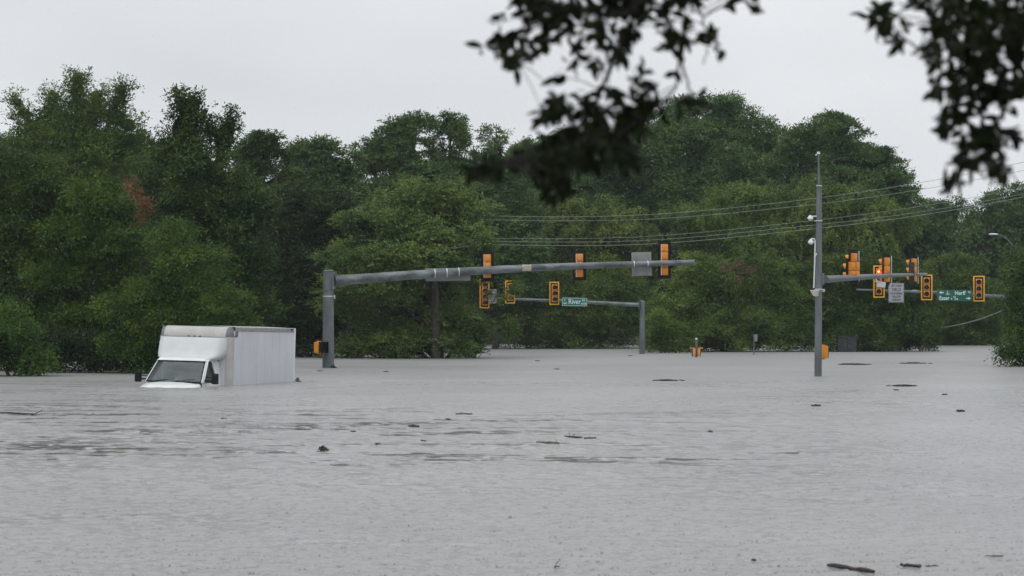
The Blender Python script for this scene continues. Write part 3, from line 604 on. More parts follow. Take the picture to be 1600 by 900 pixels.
# ------------------------------------------------------------------ box truck
def truck():
    corner = P(357.5, HZ, 72.5); a = R(18); Wd = 1.31; G = -1.30     # ground under the truck
    fwd = Vector((-math.sin(a), -math.cos(a), 0)); left = Vector((math.cos(a), -math.sin(a), 0))
    org = Vector((corner.x, corner.y, G)) - left * Wd
    T = empty('box_truck', org, rz=-a, rx=R(-0.9), ry=R(1.2))
    tag(T, 'white box truck stranded in flood water up to its bonnet', 'truck')
    z = lambda h: h + 1.30         # height over the water -> local height
    top = 1.94; r = 0.2; rt = 0.34
    # cargo box
    m = MB(); m.box((0, 0.012, (z(top - rt) + 0.85) / 2), (2 * (Wd - r), 0.02, z(top - rt) - 0.85)); m.build('front_wall', M['panel'], T, smooth=False)
    for s in (-1, 1):
        ring = [(s * (Wd - r + r * math.sin(t)), r - r * math.cos(t)) for t in np.linspace(0, math.pi / 2, 9)]
        ring += [(s * (Wd - 0.05), r + 0.12), (s * (Wd - r), r + 0.12)] if False else [(s * Wd, r + 0.06), (s * (Wd - r), r + 0.06)]
        MB().loft([[(x, y, h) for x, y in ring] for h in (0.85, z(top - rt))]).build('corner_post', M['beige'], T)
    ring = [(rt - rt * math.cos(t), z(top - rt) + rt * math.sin(t)) for t in np.linspace(0, math.pi / 2, 10)] + [(rt, z(top - rt))]
    MB().loft([[(x, y, h) for y, h in ring] for x in (-(Wd - r), Wd - r)]).build('front_cap', M['beige'], T)
    for s in (-1, 1):
        m = MB(); rings = []
        for k in range(8):
            al = k / 7 * math.pi / 2; rr = math.cos(al)
            rings.append([(s * (Wd - r + (r + 0.006) * rr * math.sin(t)), rt - (rt + 0.006) * rr * math.cos(t), z(top - rt) + (rt + 0.006) * math.sin(al)) for t in np.linspace(0, math.pi / 2, 8)] + [(s * (Wd - r), rt, z(top - rt) + rt * math.sin(al) * 0.99)])
        m.loft(rings, cap=False); m.build('corner_casting', M['casting'], T)
        MB().box((s * (Wd + 0.001), 0.40, z(top - 0.2)), (0.012, 0.14, 0.26), 0.03).build('corner_plate', M['casting'], T)
    Lb = 5.05
    for s in (-1, 1):
        o = MB().box((s * (Wd - 0.015), (0.26 + Lb) / 2, (0.85 + z(top - 0.14)) / 2), (0.03, Lb - 0.26, z(top - 0.14) - 0.85)).build('side_wall', M['panel'], T, smooth=False)
        for k in range(1, 8):
            y = 0.26 + k * 0.6
            MB().box((s * (Wd + 0.001), y, (0.87 + z(top - 0.15)) / 2), (0.004, 0.010, z(top - 0.16) - 0.87)).build('panel_seam', M['seam'], o, smooth=False)
        MB().box((s * (Wd - 0.005), (0.36 + Lb) / 2, z(top - 0.07)), (0.05, Lb - 0.36, 0.135), 0.01).build('top_rail', M['alu'], T)
        MB().box((s * (Wd - 0.01), Lb + 0.04, (0.8 + z(top)) / 2), (0.09, 0.09, z(top) - 0.8), 0.01).build('rear_post', M['white'], T)
        MB().box((s * (Wd + 0.038), Lb - 0.25, z(top - 0.05)), (0.02, 0.16, 0.05), 0.01).build('marker_lamp', M['black'], T)
    MB().loft([[(x, y, z(top) - 0.004 + 0.03 * (1 - (x / Wd) ** 2)) for x in np.linspace(-Wd + 0.03, Wd - 0.03, 9)] for y in (0.33, Lb)], close=False, cap=False).build('roof', M['beige'], T)
    MB().box((0, Lb + 0.04, z(top - 0.05)), (2 * Wd - 0.1, 0.088, 0.11)).build('rear_header', M['white'], T)
    dr = MB().box((0, Lb + 0.02, 1.9), (2 * Wd - 0.11, 0.03, 2.5)).build('rear_door', M['panel'], T)
    MB().box((0, Lb + 0.045, 1.5), (0.3, 0.03, 0.06), 0.01).build('handle', M['black'], dr)
    MB().box((0, Lb / 2, 0.78), (0.9, Lb + 0.2, 0.14)).build('chassis', M['black'], T)
    MB().box((0, Lb / 2, 0.86), (2 * Wd - 0.1, Lb - 0.1, 0.05)).build('box_floor', M['black'], T)
    MB().box((1.14, Lb + 0.22, z(0.05)), (0.09, 0.14, 0.62), 0.03).build('lift_arm', M['log'], T)
    for x in (-0.12, 0, 0.12): MB().box((x * 1.7, -0.004, z(top - rt + 0.015)), (0.06, 0.03, 0.03), 0.006).build('marker_lamp', M['black'], T)
    for s in (-0.92, 0.92):
        MB().box((s, -0.004, z(top - rt - 0.02)), (0.05, 0.02, 0.03), 0.006).build('marker_lamp', M['black'], T)
    # fairing above the cab
    prof = [(1.575, -0.12, 1.12), (1.555, -0.25, 1.15), (1.40, -0.34, 1.19), (1.20, -0.43, 1.19), (1.05, -0.52, 1.17), (0.93, -0.66, 1.09), (0.86, -0.78, 0.98), (0.82, -0.87, 0.86)]
    rings = []
    for h, y, hw in prof:
        rr = min(0.35, abs(y) * 0.8 + 0.02); pts = [(hw, 0.0)]
        for t in np.linspace(0, math.pi / 2, 8): pts.append((hw - rr + rr * math.cos(t), y + rr - rr * math.sin(t)))
        full = pts + [(-x, yy) for x, yy in pts[::-1]]
        rings.append([(x, yy, z(h) + 0.012 * math.cos(x)) for x, yy in full])
    MB().loft(rings).build('roof_fairing', M['fair'], T)
    MB().box((0, -0.02, z(1.585)), (2.2, 0.05, 0.03), 0.01).build('fairing_gasket', M['casting'], T)
    # cab
    yb, yt = -1.42, -0.86; zb, zt = z(0.15), z(0.80)
    hwb, hwt = 0.99, 0.86
    def bar(p, q, w, d, name, m, par=T):
        p, q = Vector(p), Vector(q); v = (q - p); ln = v.length; v.normalize()
        rot = v.to_track_quat('Z', 'Y').to_matrix().to_4x4()
        return MB().box((p + q) / 2, (w, d, ln + 0.02), min(w, d) * 0.25, rot).build(name, m, par)
    # windshield, curved
    rows = []
    for t in np.linspace(0, 1, 5):
        hw = (hwb - 0.025) * (1 - t) + (hwt - 0.01) * t
        rows.append([(x * hw, yb * (1 - t) + yt * t - 0.12 * (1 - x * x), zb + (zt - zb) * t) for x in np.linspace(-1, 1, 11)])
    MB().loft(rows, close=False, cap=False).build('windshield', M['glass'], T)
    rim = [rows[0][i] for i in range(11)]
    MB().tube(rim, 0.022, 6).build('windshield_seal', M['rubber'], T)
    MB().tube(rows[-1], 0.028, 6).build('windshield_seal', M['rubber'], T)
    for s in (-1, 1):
        MB().tube([(s * hwb, yb, zb - 0.02), (s * hwt, yt, zt), (s * (hwt - 0.02), yt + 0.1, zt + 0.05)], 0.019, 8).build('windshield_pillar', M['white'], T)
        MB().tube([(s * (hwb - 0.045), yb - 0.005, zb), (s * (hwt - 0.04), yt - 0.005, zt)], 0.016, 6).build('windshield_seal', M['rubber'], T)
        # door: frame around the window, lower skin, glass
        bx_, tx_ = s * 0.98, s * 0.87
        dz = zt + 0.03
        dr = MB().loft([[(s * 1.0, yb + 0.02, 0.75), (s * 1.0, -0.32, 0.75), (s * 0.95, -0.32, 0.75), (s * 0.95, yb + 0.02, 0.75)], [(s * 1.0, yb + 0.1, zb - 0.03), (s * 1.0, -0.32, zb - 0.03), (s * 0.95, -0.32, zb - 0.03), (s * 0.95, yb + 0.1, zb - 0.03)]]).build('door', M['white'], T)
        MB().tube([(bx_, yb + 0.12, zb - 0.02), (tx_, yt + 0.08, dz - 0.02), (tx_ - s * 0.015, -0.62, dz + 0.03), (tx_, -0.45, dz - 0.03), (s * 0.95, -0.33, zb + 0.25), (bx_, -0.33, zb - 0.02)], 0.036, 8).build('door_frame', M['white'], dr)
        MB().poly([(s * 0.975, yb + 0.14, zb - 0.02), (s * 0.87, yt + 0.10, dz - 0.03), (s * 0.86, -0.62, dz), (s * 0.865, -0.47, dz - 0.06), (s * 0.975, -0.38, zb - 0.02)], Vector((s * 0.006, 0, 0))).build('window', M['glass'], dr, smooth=False)
        MB().box((s * 1.012, -0.5, zb - 0.16), (0.03, 0.18, 0.05), 0.01).build('handle', M['black'], dr)
        MB().loft([[(s * 0.98, -0.3, 0.75), (s * 0.98, 0.0, 0.75), (s * 0.9, 0.0, 0.75), (s * 0.9, -0.3, 0.75)], [(s * 0.98, -0.3, zb), (s * 0.98, 0.0, zb), (s * 0.9, 0.0, zb), (s * 0.9, -0.3, zb)], [(s * 0.90, -0.36, zt), (s * 0.90, 0.0, zt), (s * 0.82, 0.0, zt), (s * 0.82, -0.36, zt)]]).build('rear_pillar', M['white'], T)
        # mirrors
        mr = MB().box((s * 1.36, yb + 0.2, z(0.27)), (0.22, 0.12, 0.34), 0.04).build('mirror', M['black'], T)
        bar((s * 0.98, yb + 0.2, z(0.2)), (s * 1.3, yb + 0.2, z(0.2)), 0.07, 0.05, 'mirror_arm', M['black'], mr)
        bar((s * 0.97, yb + 0.28, z(0.29)), (s * 1.3, yb + 0.2, z(0.31)), 0.03, 0.03, 'mirror_arm', M['black'], mr)
    MB().loft([[(-0.86, yt - 0.06, zt + 0.02), (0.86, yt - 0.06, zt + 0.02), (0.9, 0, zt), (-0.9, 0, zt)], [(-0.8, yt + 0.05, zt + 0.10), (0.8, yt + 0.05, zt + 0.10), (0.86, 0, zt + 0.14), (-0.86, 0, zt + 0.14)]]).build('cab_roof', M['white'], T)
    MB().box((0, -0.03, (zb + zt) / 2 - 0.1), (1.8, 0.05, zt - zb + 0.5)).build('cab_back', M['interior'], T)
    # bonnet and wings slope below the water
    rings = []
    for y, hw, h in [(yb - 0.02, 0.99, zb - 0.01), (yb - 0.3, 1.0, zb - 0.075), (yb - 0.62, 0.99, zb - 0.17), (yb - 0.85, 0.95, zb - 0.28), (yb - 0.95, 0.9, zb - 0.5)]:
        rings.append([(-hw, y + 0.12 * 0, 0.6), (-hw, y, h - 0.16), (-hw + 0.03, y, h - 0.07), (-hw + 0.12, y, h - 0.02), (-0.4, y - 0.05, h + 0.015), (0, y - 0.06, h + 0.02), (0.4, y - 0.05, h + 0.015), (hw - 0.12, y, h - 0.02), (hw - 0.03, y, h - 0.07), (hw, y, h - 0.16), (hw, y, 0.6)])
    MB().loft(rings).build('bonnet', M['white'], T)
    MB().box((0, yb - 0.98, 0.8), (1.5, 0.06, 0.4), 0.02).build('grille', M['black'], T)
    for s in (-1, 1): MB().box((s * 0.78, yb - 0.96, 0.85), (0.26, 0.08, 0.24), 0.03).build('headlight', M['glass'], T)
    MB().box((0, yb - 1.05, 0.5), (1.95, 0.14, 0.2), 0.04).build('bumper', M['alu'], T)
    # cowl, wipers, interior
    MB().box((0, yb - 0.06, zb - 0.005), (1.8, 0.16, 0.03), 0.01).build('cowl', M['black'], T)
    for x0 in (-0.55, 0.15):
        bar((x0, yb - 0.17, zb + 0.02), (x0 + 0.62, yb - 0.10, zb + 0.09), 0.022, 0.022, 'wiper', M['black'])
    MB().box((0, yb + 0.32, zb - 0.06), (1.8, 0.6, 0.16), 0.05).build('dashboard', M['interior'], T)
    MB().box((-0.12, yb + 0.12, zb + 0.05), (0.34, 0.2, 0.006), 0, Matrix.Rotation(R(22), 4, 'X')).build('paper_sheet', M['paper'], T, smooth=False)
    MB().box((0.14, yb + 0.16, zb + 0.04), (0.16, 0.18, 0.006), 0, Matrix.Rotation(R(14), 4, 'X')).build('paper_sheet', M['paper'], T, smooth=False)
    for x in (-0.48, 0.48):
        st = MB().box((x, -0.32, z(0.22)), (0.5, 0.14, 0.62), 0.06).build('seat', M['interior'], T)
        MB().box((x, -0.32, z(0.58)), (0.26, 0.1, 0.16), 0.04).build('headrest', M['interior'], st)
    MB().tube([(0.45 + 0.19 * math.cos(t), yb + 0.5 - 0.06 * math.sin(t), zb + 0.08 + 0.17 * math.sin(t)) for t in np.linspace(0, 6.283, 20)], 0.014, 6).build('steering_wheel', M['black'], T)
    for (x, y) in ((-0.95, -1.9), (0.95, -1.9), (-0.95, 3.6), (0.95, 3.6)):
        w = MB().tube([(x - 0.12, y, 0.38), (x + 0.12, y, 0.38)], 0.38, 24).build('wheel', M['rubber'], T)
        MB().tube([(x - 0.125, y, 0.38), (x + 0.125, y, 0.38)], 0.21, 20).build('rim', M['alu'], w)
truck()

# ------------------------------------------------------------------ traffic signals
def visor(mb, c, n=12, r=0.128, ln=0.22):
    """tunnel visor, open below, cut away at the front"""
    outer, = [[]]
    ths = np.linspace(R(-38), R(218), n)
    A = [(c[0] + r * math.cos(t), c[1], c[2] + r * math.sin(t)) for t in ths]
    B = [(c[0] + r * math.cos(t), c[1] - ln * (0.55 + 0.45 * max(0, math.sin(t))), c[2] + r * math.sin(t) - 0.02) for t in ths]
    C_ = [(c[0] + (r - 0.012) * math.cos(t), c[1] - ln * (0.55 + 0.45 * max(0, math.sin(t))), c[2] + (r - 0.012) * math.sin(t) - 0.02) for t in ths]
    D_ = [(c[0] + (r - 0.012) * math.cos(t), c[1], c[2] + (r - 0.012) * math.sin(t)) for t in ths]
    mb.loft([A, B, C_, D_], close=False, cap=False)

def signal(label, loc, yaw, cells, lenses, group, border=True, vis='black', lit=None, face='face', housing='orange', plate=True, bracket=True):
    """cells: list of (x, z) centres in units of one section; front looks along local -Y"""
    u = 0.345
    T = empty('traffic_light', loc, rz=yaw); tag(T, label, 'traffic light', group)
    cs = [(x * u, zz * u) for x, zz in cells]
    for i, (x, zz) in enumerate(cs):
        h = MB(); h.box((x, 0.03, zz), (0.325, 0.19, 0.335), 0.03, seg=3); h.box((x, 0.13, zz), (0.22, 0.05, 0.24), 0.02)
        hs_ = h.build('signal_section', M[housing], T)
        MB().box((x, -0.085, zz), (0.315, 0.035, 0.325), 0.012).build('door', M[face], hs_)
        nn = 20
        MB().sphere((x, -0.098, zz), 0.155 if lit == i else 0.118, (1, 0.22, 1), 20, 10).build('lens', M[lenses[i]], T)
        v = MB(); visor(v, (x, -0.10, zz), r=0.16 if lit == i else 0.128); v.build('visor', M['orange' if vis == 'orange' else 'black'], T)
        if lit == i:
            ar = [(-0.105, 0), (0.0, 0.10), (0.0, 0.04), (0.105, 0.04), (0.105, -0.04), (0.0, -0.04), (0.0, -0.10)]
            MB().poly([(x + a * 0.85, -0.136, zz + b_ * 0.85) for a, b_ in ar], Vector((0, -0.01, 0))).build('lit_arrow', M['glowarrow'], T, smooth=False)
    if plate:
        xs_ = [c[0] for c in cs]; zs_ = [c[1] for c in cs]
        if len(set(xs_)) <= 1:
            outl = [(-0.29, min(zs_) - 0.32), (0.29, min(zs_) - 0.32), (0.29, max(zs_) + 0.32), (-0.29, max(zs_) + 0.32)]
        else:
            lowtop = sorted(set(round(v_, 3) for v_ in zs_))[-2] + 0.30
            outl = [(-0.50, min(zs_) - 0.32), (0.50, min(zs_) - 0.32), (0.50, lowtop), (0.31, lowtop), (0.31, max(zs_) + 0.32), (-0.31, max(zs_) + 0.32), (-0.31, lowtop), (-0.50, lowtop)]
        pl = MB().poly([(a, 0.0, b_) for a, b_ in outl], Vector((0, 0.012, 0))).build('backplate', M['black'], T, smooth=False)
        if border:
            m = MB(); w = 0.062
            for (p, q) in zip(outl, outl[1:] + outl[:1]):
                if abs(p[0] - q[0]) < 1e-6:
                    s = 1 if p[0] > 0 else -1
                    m.box((p[0] - s * w / 2, -0.006, (p[1] + q[1]) / 2), (w, 0.008, abs(p[1] - q[1])), 0.002)
                else:
                    s = 1 if p[1] > (min(zs_) + max(zs_)) / 2 else -1
                    m.box(((p[0] + q[0]) / 2, -0.0065, p[1] - s * w / 2), (abs(p[0] - q[0]) - 2 * w, 0.008, w), 0.002)
            m.build('reflective_border', M['yellow'], pl)
    return T

V3 = [(0, 1), (0, 0), (0, -1)]; V4 = [(0, 1.5), (0, 0.5), (0, -0.5), (0, -1.5)]
L3 = ['lensr', 'lensy', 'lensg']; L4 = ['lensr', 'lensy', 'lensy', 'lensg']

def clamp_on(parent, p, rad, n=10, w=0.05):
    return p

# --- near left pole and its long arm
def mast_left():
    b = P(513, HZ, 96.5); T = empty('mast_arm_pole', (b.x, b.y, -1.3)); tag(T, 'thick galvanised pole with the longest arm reaching right, nearest the truck', 'signal pole')
    o = np.array(T.location)
    q = lambda px, py, D: Vector(np.array(P(px, py, D)) - o)
    hp = P(513, 424, 96.5).z + 1.3
    po = MB().tube([(0, 0, 0), (0, 0, hp * 0.5), (0, 0, hp)], [0.265, 0.245, 0.222], 24).build('pole', M['galv'], T)
    MB().tube([(0, 0, hp), (0, 0, hp + 0.03), (0, 0, hp + 0.06)], [0.24, 0.24, 0.14], 20).build('pole_cap', M['galv'], T)
    for zz, rr in ((P(513, 453, 96.5).z + 1.3, 0.27), (P(513, 463, 96.5).z + 1.3, 0.243)):
        MB().tube([(0, 0, zz - 0.025), (0, 0, zz + 0.025)], rr, 24).build('clamp_ring', M['strap'] if rr < 0.26 else M['galv'], T)
    MB().box((0.27, -0.03, P(513, 464, 96.5).z + 1.3), (0.05, 0.16, 0.16), 0.01).build('cable_port', M['strap'], T)
    a0 = q(524, 438.5, 96.5); a1 = q(1083, 410, 99.3)
    n = 14; pts = [a0.lerp(a1, k / n) + Vector((0, 0, 0.12 * math.sin(math.pi * k / n))) for k in range(n + 1)]
    arm = MB().tube(pts, [0.215 - 0.105 * k / n for k in range(n + 1)], 24).build('arm', M['galvdark'], T)
    MB().tube([a1, a1 + Vector((0.05, 0, 0))], 0.125, 20).build('arm_cap', M['galv'], arm)
    MB().box(a1 + Vector((0.1, 0, -0.03)), (0.14, 0.03, 0.05), 0.01).build('arm_end_bolt', M['galv'], arm)
    # base flange and gussets
    MB().box(q(521, 438.5, 96.5), (0.07, 0.62, 0.74), 0.015).build('arm_flange', M['galv'], T)
    MB().box(q(517, 438.5, 96.5), (0.14, 0.42, 0.7), 0.015).build('arm_bracket', M['galv'], T)
    for dz, sg in ((0.30, 1), (-0.30, -1)):
        MB().poly([q(521, 438.5, 96.5) + Vector((0, -0.02, dz)), q(521, 438.5, 96.5) + Vector((0, -0.02, dz * 0.45)), q(546, 437.6, 96.6) + Vector((0, -0.02, dz * 0.55))], Vector((0, 0.04, 0))).build('gusset', M['galv'], T, smooth=False)
    for k in range(4):
        s1, s2 = (-1, 1)[k % 2], (-1, 1)[k // 2]
        MB().sphere(q(523.5, 438.5, 96.5) + Vector((0, s1 * 0.24, s2 * 0.3)), 0.035, u=8, v=6).build('bolt', M['galv'], T)
    def along(px):
        t = (px - 524) / (1083 - 524); p = a0.lerp(a1, t) + Vector((0, 0, 0.12 * math.sin(math.pi * t))); return p, 0.215 - 0.105 * t
    for px in (676, 694.5, 713, 988, 1010):
        p, rr = along(px); dv = (a1 - a0).normalized()
        MB().tube([p - dv * 0.022, p + dv * 0.022], rr + 0.012, 20).build('band_clamp', M['strap'], T)
    p, rr = along(819)
    t = MB().box(p + Vector((0, -rr - 0.01, 0.02)), (0.40, 0.03, 0.26), 0.008).build('pole_tag', M['tag'], T)
    for k in range(3): MB().box(p + Vector((0.02, -rr - 0.027, 0.08 - 0.07 * k)), (0.32, 0.006, 0.014)).build('tag_line', M['ink'], t, smooth=False)
    return along, o
along, o_left = mast_left()
def arm_pt(px): p, rr = along(px); return Vector(o_left) + p, rr
NB = 'signal heads seen from behind on the long arm'
for px, cy, cells, lens, lab in ((757.5, 415.5, V3, L3, 'black-backed signal head on long arm, just right of its wide sign'), (902.5, 414.5, V3, L3, 'black-backed signal head at the middle of the long arm'), (1038, 405.5, V4, L4, 'tallest four-section signal head near tip of long arm')):
    p, rr = arm_pt(px); z = P(px, cy, p.y).z
    T = signal(lab, (p.x, p.y + rr + 0.28, z), R(180) + R(-6), cells, lens, NB, border=False, face='black', vis='black')
    MB().box((0, 0.185, p.z - z), (0.08, 0.14, 0.2), 0.01).build('bracket', M['galv'], T)
    n = len(cells); MB().tube([(0.13, 0.16, -n * 0.172), (0.13, 0.16, n * 0.172)], 0.016, 8).build('bracket_tube', M['strap'], T)
def sign_back(px0, px1, py0, py1, lab, tilt):
    p, rr = arm_pt((px0 + px1) / 2); D = p.y + rr + 0.12
    c = P((px0 + px1) / 2, (py0 + py1) / 2, D); w = (px1 - px0) / F * D; h = (py1 - py0) / F * D
    T = empty('road_sign', c, ry=-tilt); tag(T, lab, 'sign')
    MB().box((0, 0, 0), (w, 0.012, h), 0.005).build('sign_panel', M['signback'], T)
    for s in (-0.3, 0.3): MB().box((s * w, -0.03, 0), (0.05, 0.045, h * 0.9), 0.006).build('mounting_bar', M['signback'], T)
sign_back(665, 735, 419, 439, 'long grey back of a street name board behind the long arm', R(1.0))
sign_back(987, 1018, 394, 431, 'square grey sign back near tip of long arm', R(1.5))

def ped_signal(label, loc, yaw, two=False):
    T = empty('pedestrian_signal', loc, rz=yaw); tag(T, label, 'pedestrian signal', 'pedestrian signals')
    b = MB(); b.box((0, 0.06, 0), (0.46, 0.28, 0.47), 0.04, seg=3); b.build('housing', M['orange'], T)
    MB().box((0, -0.09, 0), (0.44, 0.03, 0.45), 0.02).build('face', M['black'], T)
    v = MB(); t = 0.02
    v.box((0, -0.16, 0.235), (0.5, 0.16, t), 0.004); v.box((-0.24, -0.16, 0.0), (t, 0.16, 0.47), 0.004); v.box((0.24, -0.16, 0.0), (t, 0.16, 0.47), 0.004)
    v.build('visor', M['black'], T)
    g_ = MB()
    for k in range(6): g_.box((0, -0.115, -0.18 + 0.07 * k), (0.42, 0.012, 0.01))
    g_.build('grille', M['black'], T)
    for s in (-1, 1):
        MB().box((0, 0.08, s * 0.255), (0.2, 0.12, 0.05), 0.012).build('mounting_bracket', M['orange'], T)
    return T
ped_signal('orange pedestrian signal on the thick near-left pole beside the truck', P(501, 543, 96.0), R(58))
# --- right near pole
def mast_right():
    b = P(1278, HZ, 83.6); T = empty('mast_arm_pole', (b.x, b.y, -1.3)); tag(T, 'tall galvanised pole with thin camera mast on top, right of centre', 'signal pole')
    o = np.array(T.location); q = lambda px, py, D: Vector(np.array(P(px, py, D)) - o)
    h1 = P(1278, 291, 83.6).z + 1.3; h2 = P(1278, 240, 83.6).z + 1.3
    MB().tube([(0, 0, 0), (0.02, 0, h1 * 0.5), (0.045, 0, h1)], [0.145, 0.128, 0.10], 24).build('pole', M['galv'], T)
    MB().tube([(0.045, 0, h1), (0.045, 0, h1 + 0.04)], 0.115, 16).build('pole_cap', M['strap'], T)
    mst = MB().tube([(0.045, 0, h1), (0.02, 0, h2)], [0.05, 0.032], 12).build('mast', M['galv'], T)
    MB().tube([(0.02, 0, h2 - 0.02), (0.02, 0, h2 + 0.07)], [0.065, 0.055], 12).build('mast_cap', M['camwhite'], mst)
    MB().box((-0.07, 0, h2 - 0.05), (0.05, 0.05, 0.06), 0.015).build('sensor', M['camwhite'], mst)
    zf = P(1286, 436, 83.6).z + 1.3
    MB().box((0.15, 0.06, zf), (0.10, 0.24, 0.44), 0.01, Matrix.Rotation(R(20), 4, 'Z')).build('arm_flange', M['galv'], T)
    a0 = q(1289, 436.5, 83.9); a1 = q(1448, 428.5, 103)
    n = 12; pts = [a0.lerp(a1, k / n) + Vector((0, 0, 0.02 * math.sin(math.pi * k / n))) for k in range(n + 1)]
    MB().tube(pts, [0.135 - 0.075 * k / n for k in range(n + 1)], 20).build('arm', M['galv'], T)
    for h in (P(1278, 452, 83.6).z + 1.3, P(1278, 345, 83.6).z + 1.3):
        MB().tube([(0.02, 0, h - 0.02), (0.02, 0, h + 0.02)], 0.15, 20).build('band_clamp', M['strap'], T)
    for k in range(16):
        MB().box((0.02 + 0.0, -0.126, 1.9 + 0.31 * k), (0.03, 0.012, 0.06), 0.004).build('cable_tie', M['casting'], T) if k % 2 else None
    return a0, a1, o
ra0, ra1, ro = mast_right()
dirv = (ra1 - ra0).normalized(); yawr = math.atan2(dirv.y, dirv.x)
def rpt(px):
    for k in range(400):
        t = k / 400; p = ra0.lerp(ra1, t) + Vector(ro) + Vector((0, 0, 0.02 * math.sin(math.pi * t)))
        if p.x / p.y * F + 800 > px: return p, 0.135 - 0.075 * t
    return Vector(ro) + ra1, 0.06
RB = 'signal heads seen side on along the camera pole arm'
# local -Y faces left and away: yaw so that -Y -> (-dy, dx)
yv = math.atan2(dirv.x, -dirv.y)            # direction angle of facing vector (-dy, dx)
face_yaw = math.atan2(dirv.x, -dirv.y) + math.pi / 2 - R(20)
DH = [(0, 1), (-0.5, 0), (0.5, 0), (-0.5, -1), (0.5, -1)]
for px, cy, cells, lens, lab in ((1336, 416, DH, ['lensr', 'lensy', 'lensy', 'lensg', 'lensg'], 'five-section signal head stacked one over four, nearest the camera pole'),
                                 (1387, 421.5, V3, L3, 'three-section head seen side on, overlapping the lit red arrow signal'),
                                 (1429, 422, V3, L3, 'three-section head side on at arm tip with dark grey panel')):
    p, rr = rpt(px); pp = p + Vector((0, 0, 0)); z = P(px, cy, p.y).z
    off = Vector((-dirv.y, dirv.x, 0)) * (rr + 0.20)
    # keep the picture position: shift along the arm
    T = signal(lab, (p.x + off.x * 0.3, p.y + off.y * 0.3, z), face_yaw, cells, lens, RB, border=False, face='orange', vis='orange')
    MB().tube([(-0.36, 0.06, -0.6), (-0.36, 0.06, 0.6)], 0.02, 8).build('bracket_tube', M['strap'], T)
    MB().box((-0.17, 0.14, p.z - z), (0.42, 0.05, 0.08), 0.01).build('bracket', M['galv'], T)
    if px == 1429: pan = p, z
p, z = pan
T = empty('road_sign', (p.x - 0.22, p.y - 0.5, z - 0.14), rz=R(20)); tag(T, 'narrow dark grey sign panel in front of the arm-tip signal head', 'sign')
MB().box((0, 0, 0), (0.28, 0.03, 0.95), 0.01).build('sign_panel', M['cabinet'], T)
MB().box((0, 0.05, 0.1), (0.06, 0.08, 0.7), 0.01).build('mounting_bar', M['galv'], T)

def detector_cam():
    p, rr = rpt(1371)
    T = empty('detection_camera', (p.x + 0.08, p.y - 0.1, p.z - 0.34), rz=R(-30)); tag(T, 'white detection camera slung under the arm below the lit red arrow', 'camera')
    MB().box((0.06, 0, -0.02), (0.34, 0.2, 0.2), 0.05, Matrix.Rotation(R(8), 4, 'Y'), seg=3).build('housing', M['camwhite'], T)
    MB().box((0.02, 0, 0.1), (0.42, 0.24, 0.03), 0.01, Matrix.Rotation(R(8), 4, 'Y')).build('sun_shield', M['camwhite'], T)
    MB().tube([(-0.08, 0, 0.02), (-0.2, 0, 0.3)], 0.035, 8).build('bracket', M['camwhite'], T)
detector_cam()
def dome_cam(px, py, D, lab, tubes, color='camwhite'):
    c = P(px, py, D); T = empty('security_camera', c); tag(T, lab, 'camera', 'cameras mounted on the tall right pole')
    MB().tube([(0, 0, -0.01), (0, 0, 0.05), (0, 0, 0.13)], [0.115, 0.10, 0.03], 16).build('housing', M[color], T)
    MB().sphere((0, 0, -0.015), 0.085, (1, 1, 0.75)).build('dome', M['camwhite'], T)
    for pts in tubes: MB().tube([Vector(P(a, b_, d)) - c for a, b_, d in pts], 0.026, 8).build('conduit', M['camwhite'], T)
dome_cam(1267, 379, 83.4, 'dome camera on the long white gooseneck conduit of the camera pole', [[(1267, 374, 83.4), (1268, 373, 83.4), (1272, 373, 83.4), (1273.5, 376, 83.4), (1273, 410, 83.4), (1271.5, 450, 83.4)], [(1272.5, 402, 83.4), (1276, 396, 83.5)]])
dome_cam(1266, 341.5, 83.4, 'uppermost small white camera left of the pole, above the wires', [[(1266, 339, 83.4), (1272, 338, 83.5), (1279, 338, 83.6)]])
T = empty('detection_camera', P(1273, 457, 83.3), rz=R(-35)); tag(T, 'pale detector box at the lower end of the white conduit', 'detector')
MB().loft([[(-0.16, -0.06, 0.06), (0.14, -0.06, 0.06), (0.14, 0.08, 0.06), (-0.16, 0.08, 0.06)], [(-0.02, -0.05, -0.14), (0.12, -0.05, -0.14), (0.12, 0.06, -0.14), (-0.02, 0.06, -0.14)]]).build('housing', M['cambeige'], T)
MB().box((0.0, 0.01, 0.075), (0.32, 0.16, 0.03), 0.01).build('lid', M['camwhite'], T)
T = empty('detection_camera', P(1286.5, 454, 83.6)); tag(T, 'small grey detector clamped on the right side of the camera pole', 'detector')
MB().box((0, 0, 0), (0.12, 0.1, 0.11), 0.02).build('housing', M['cambeige'], T); MB().box((-0.06, 0, 0), (0.06, 0.05, 0.05), 0.01).build('bracket', M['galv'], T)
ped_signal('orange pedestrian signal on the tall right pole just above water', P(1284.5, 550, 84.35), R(172))

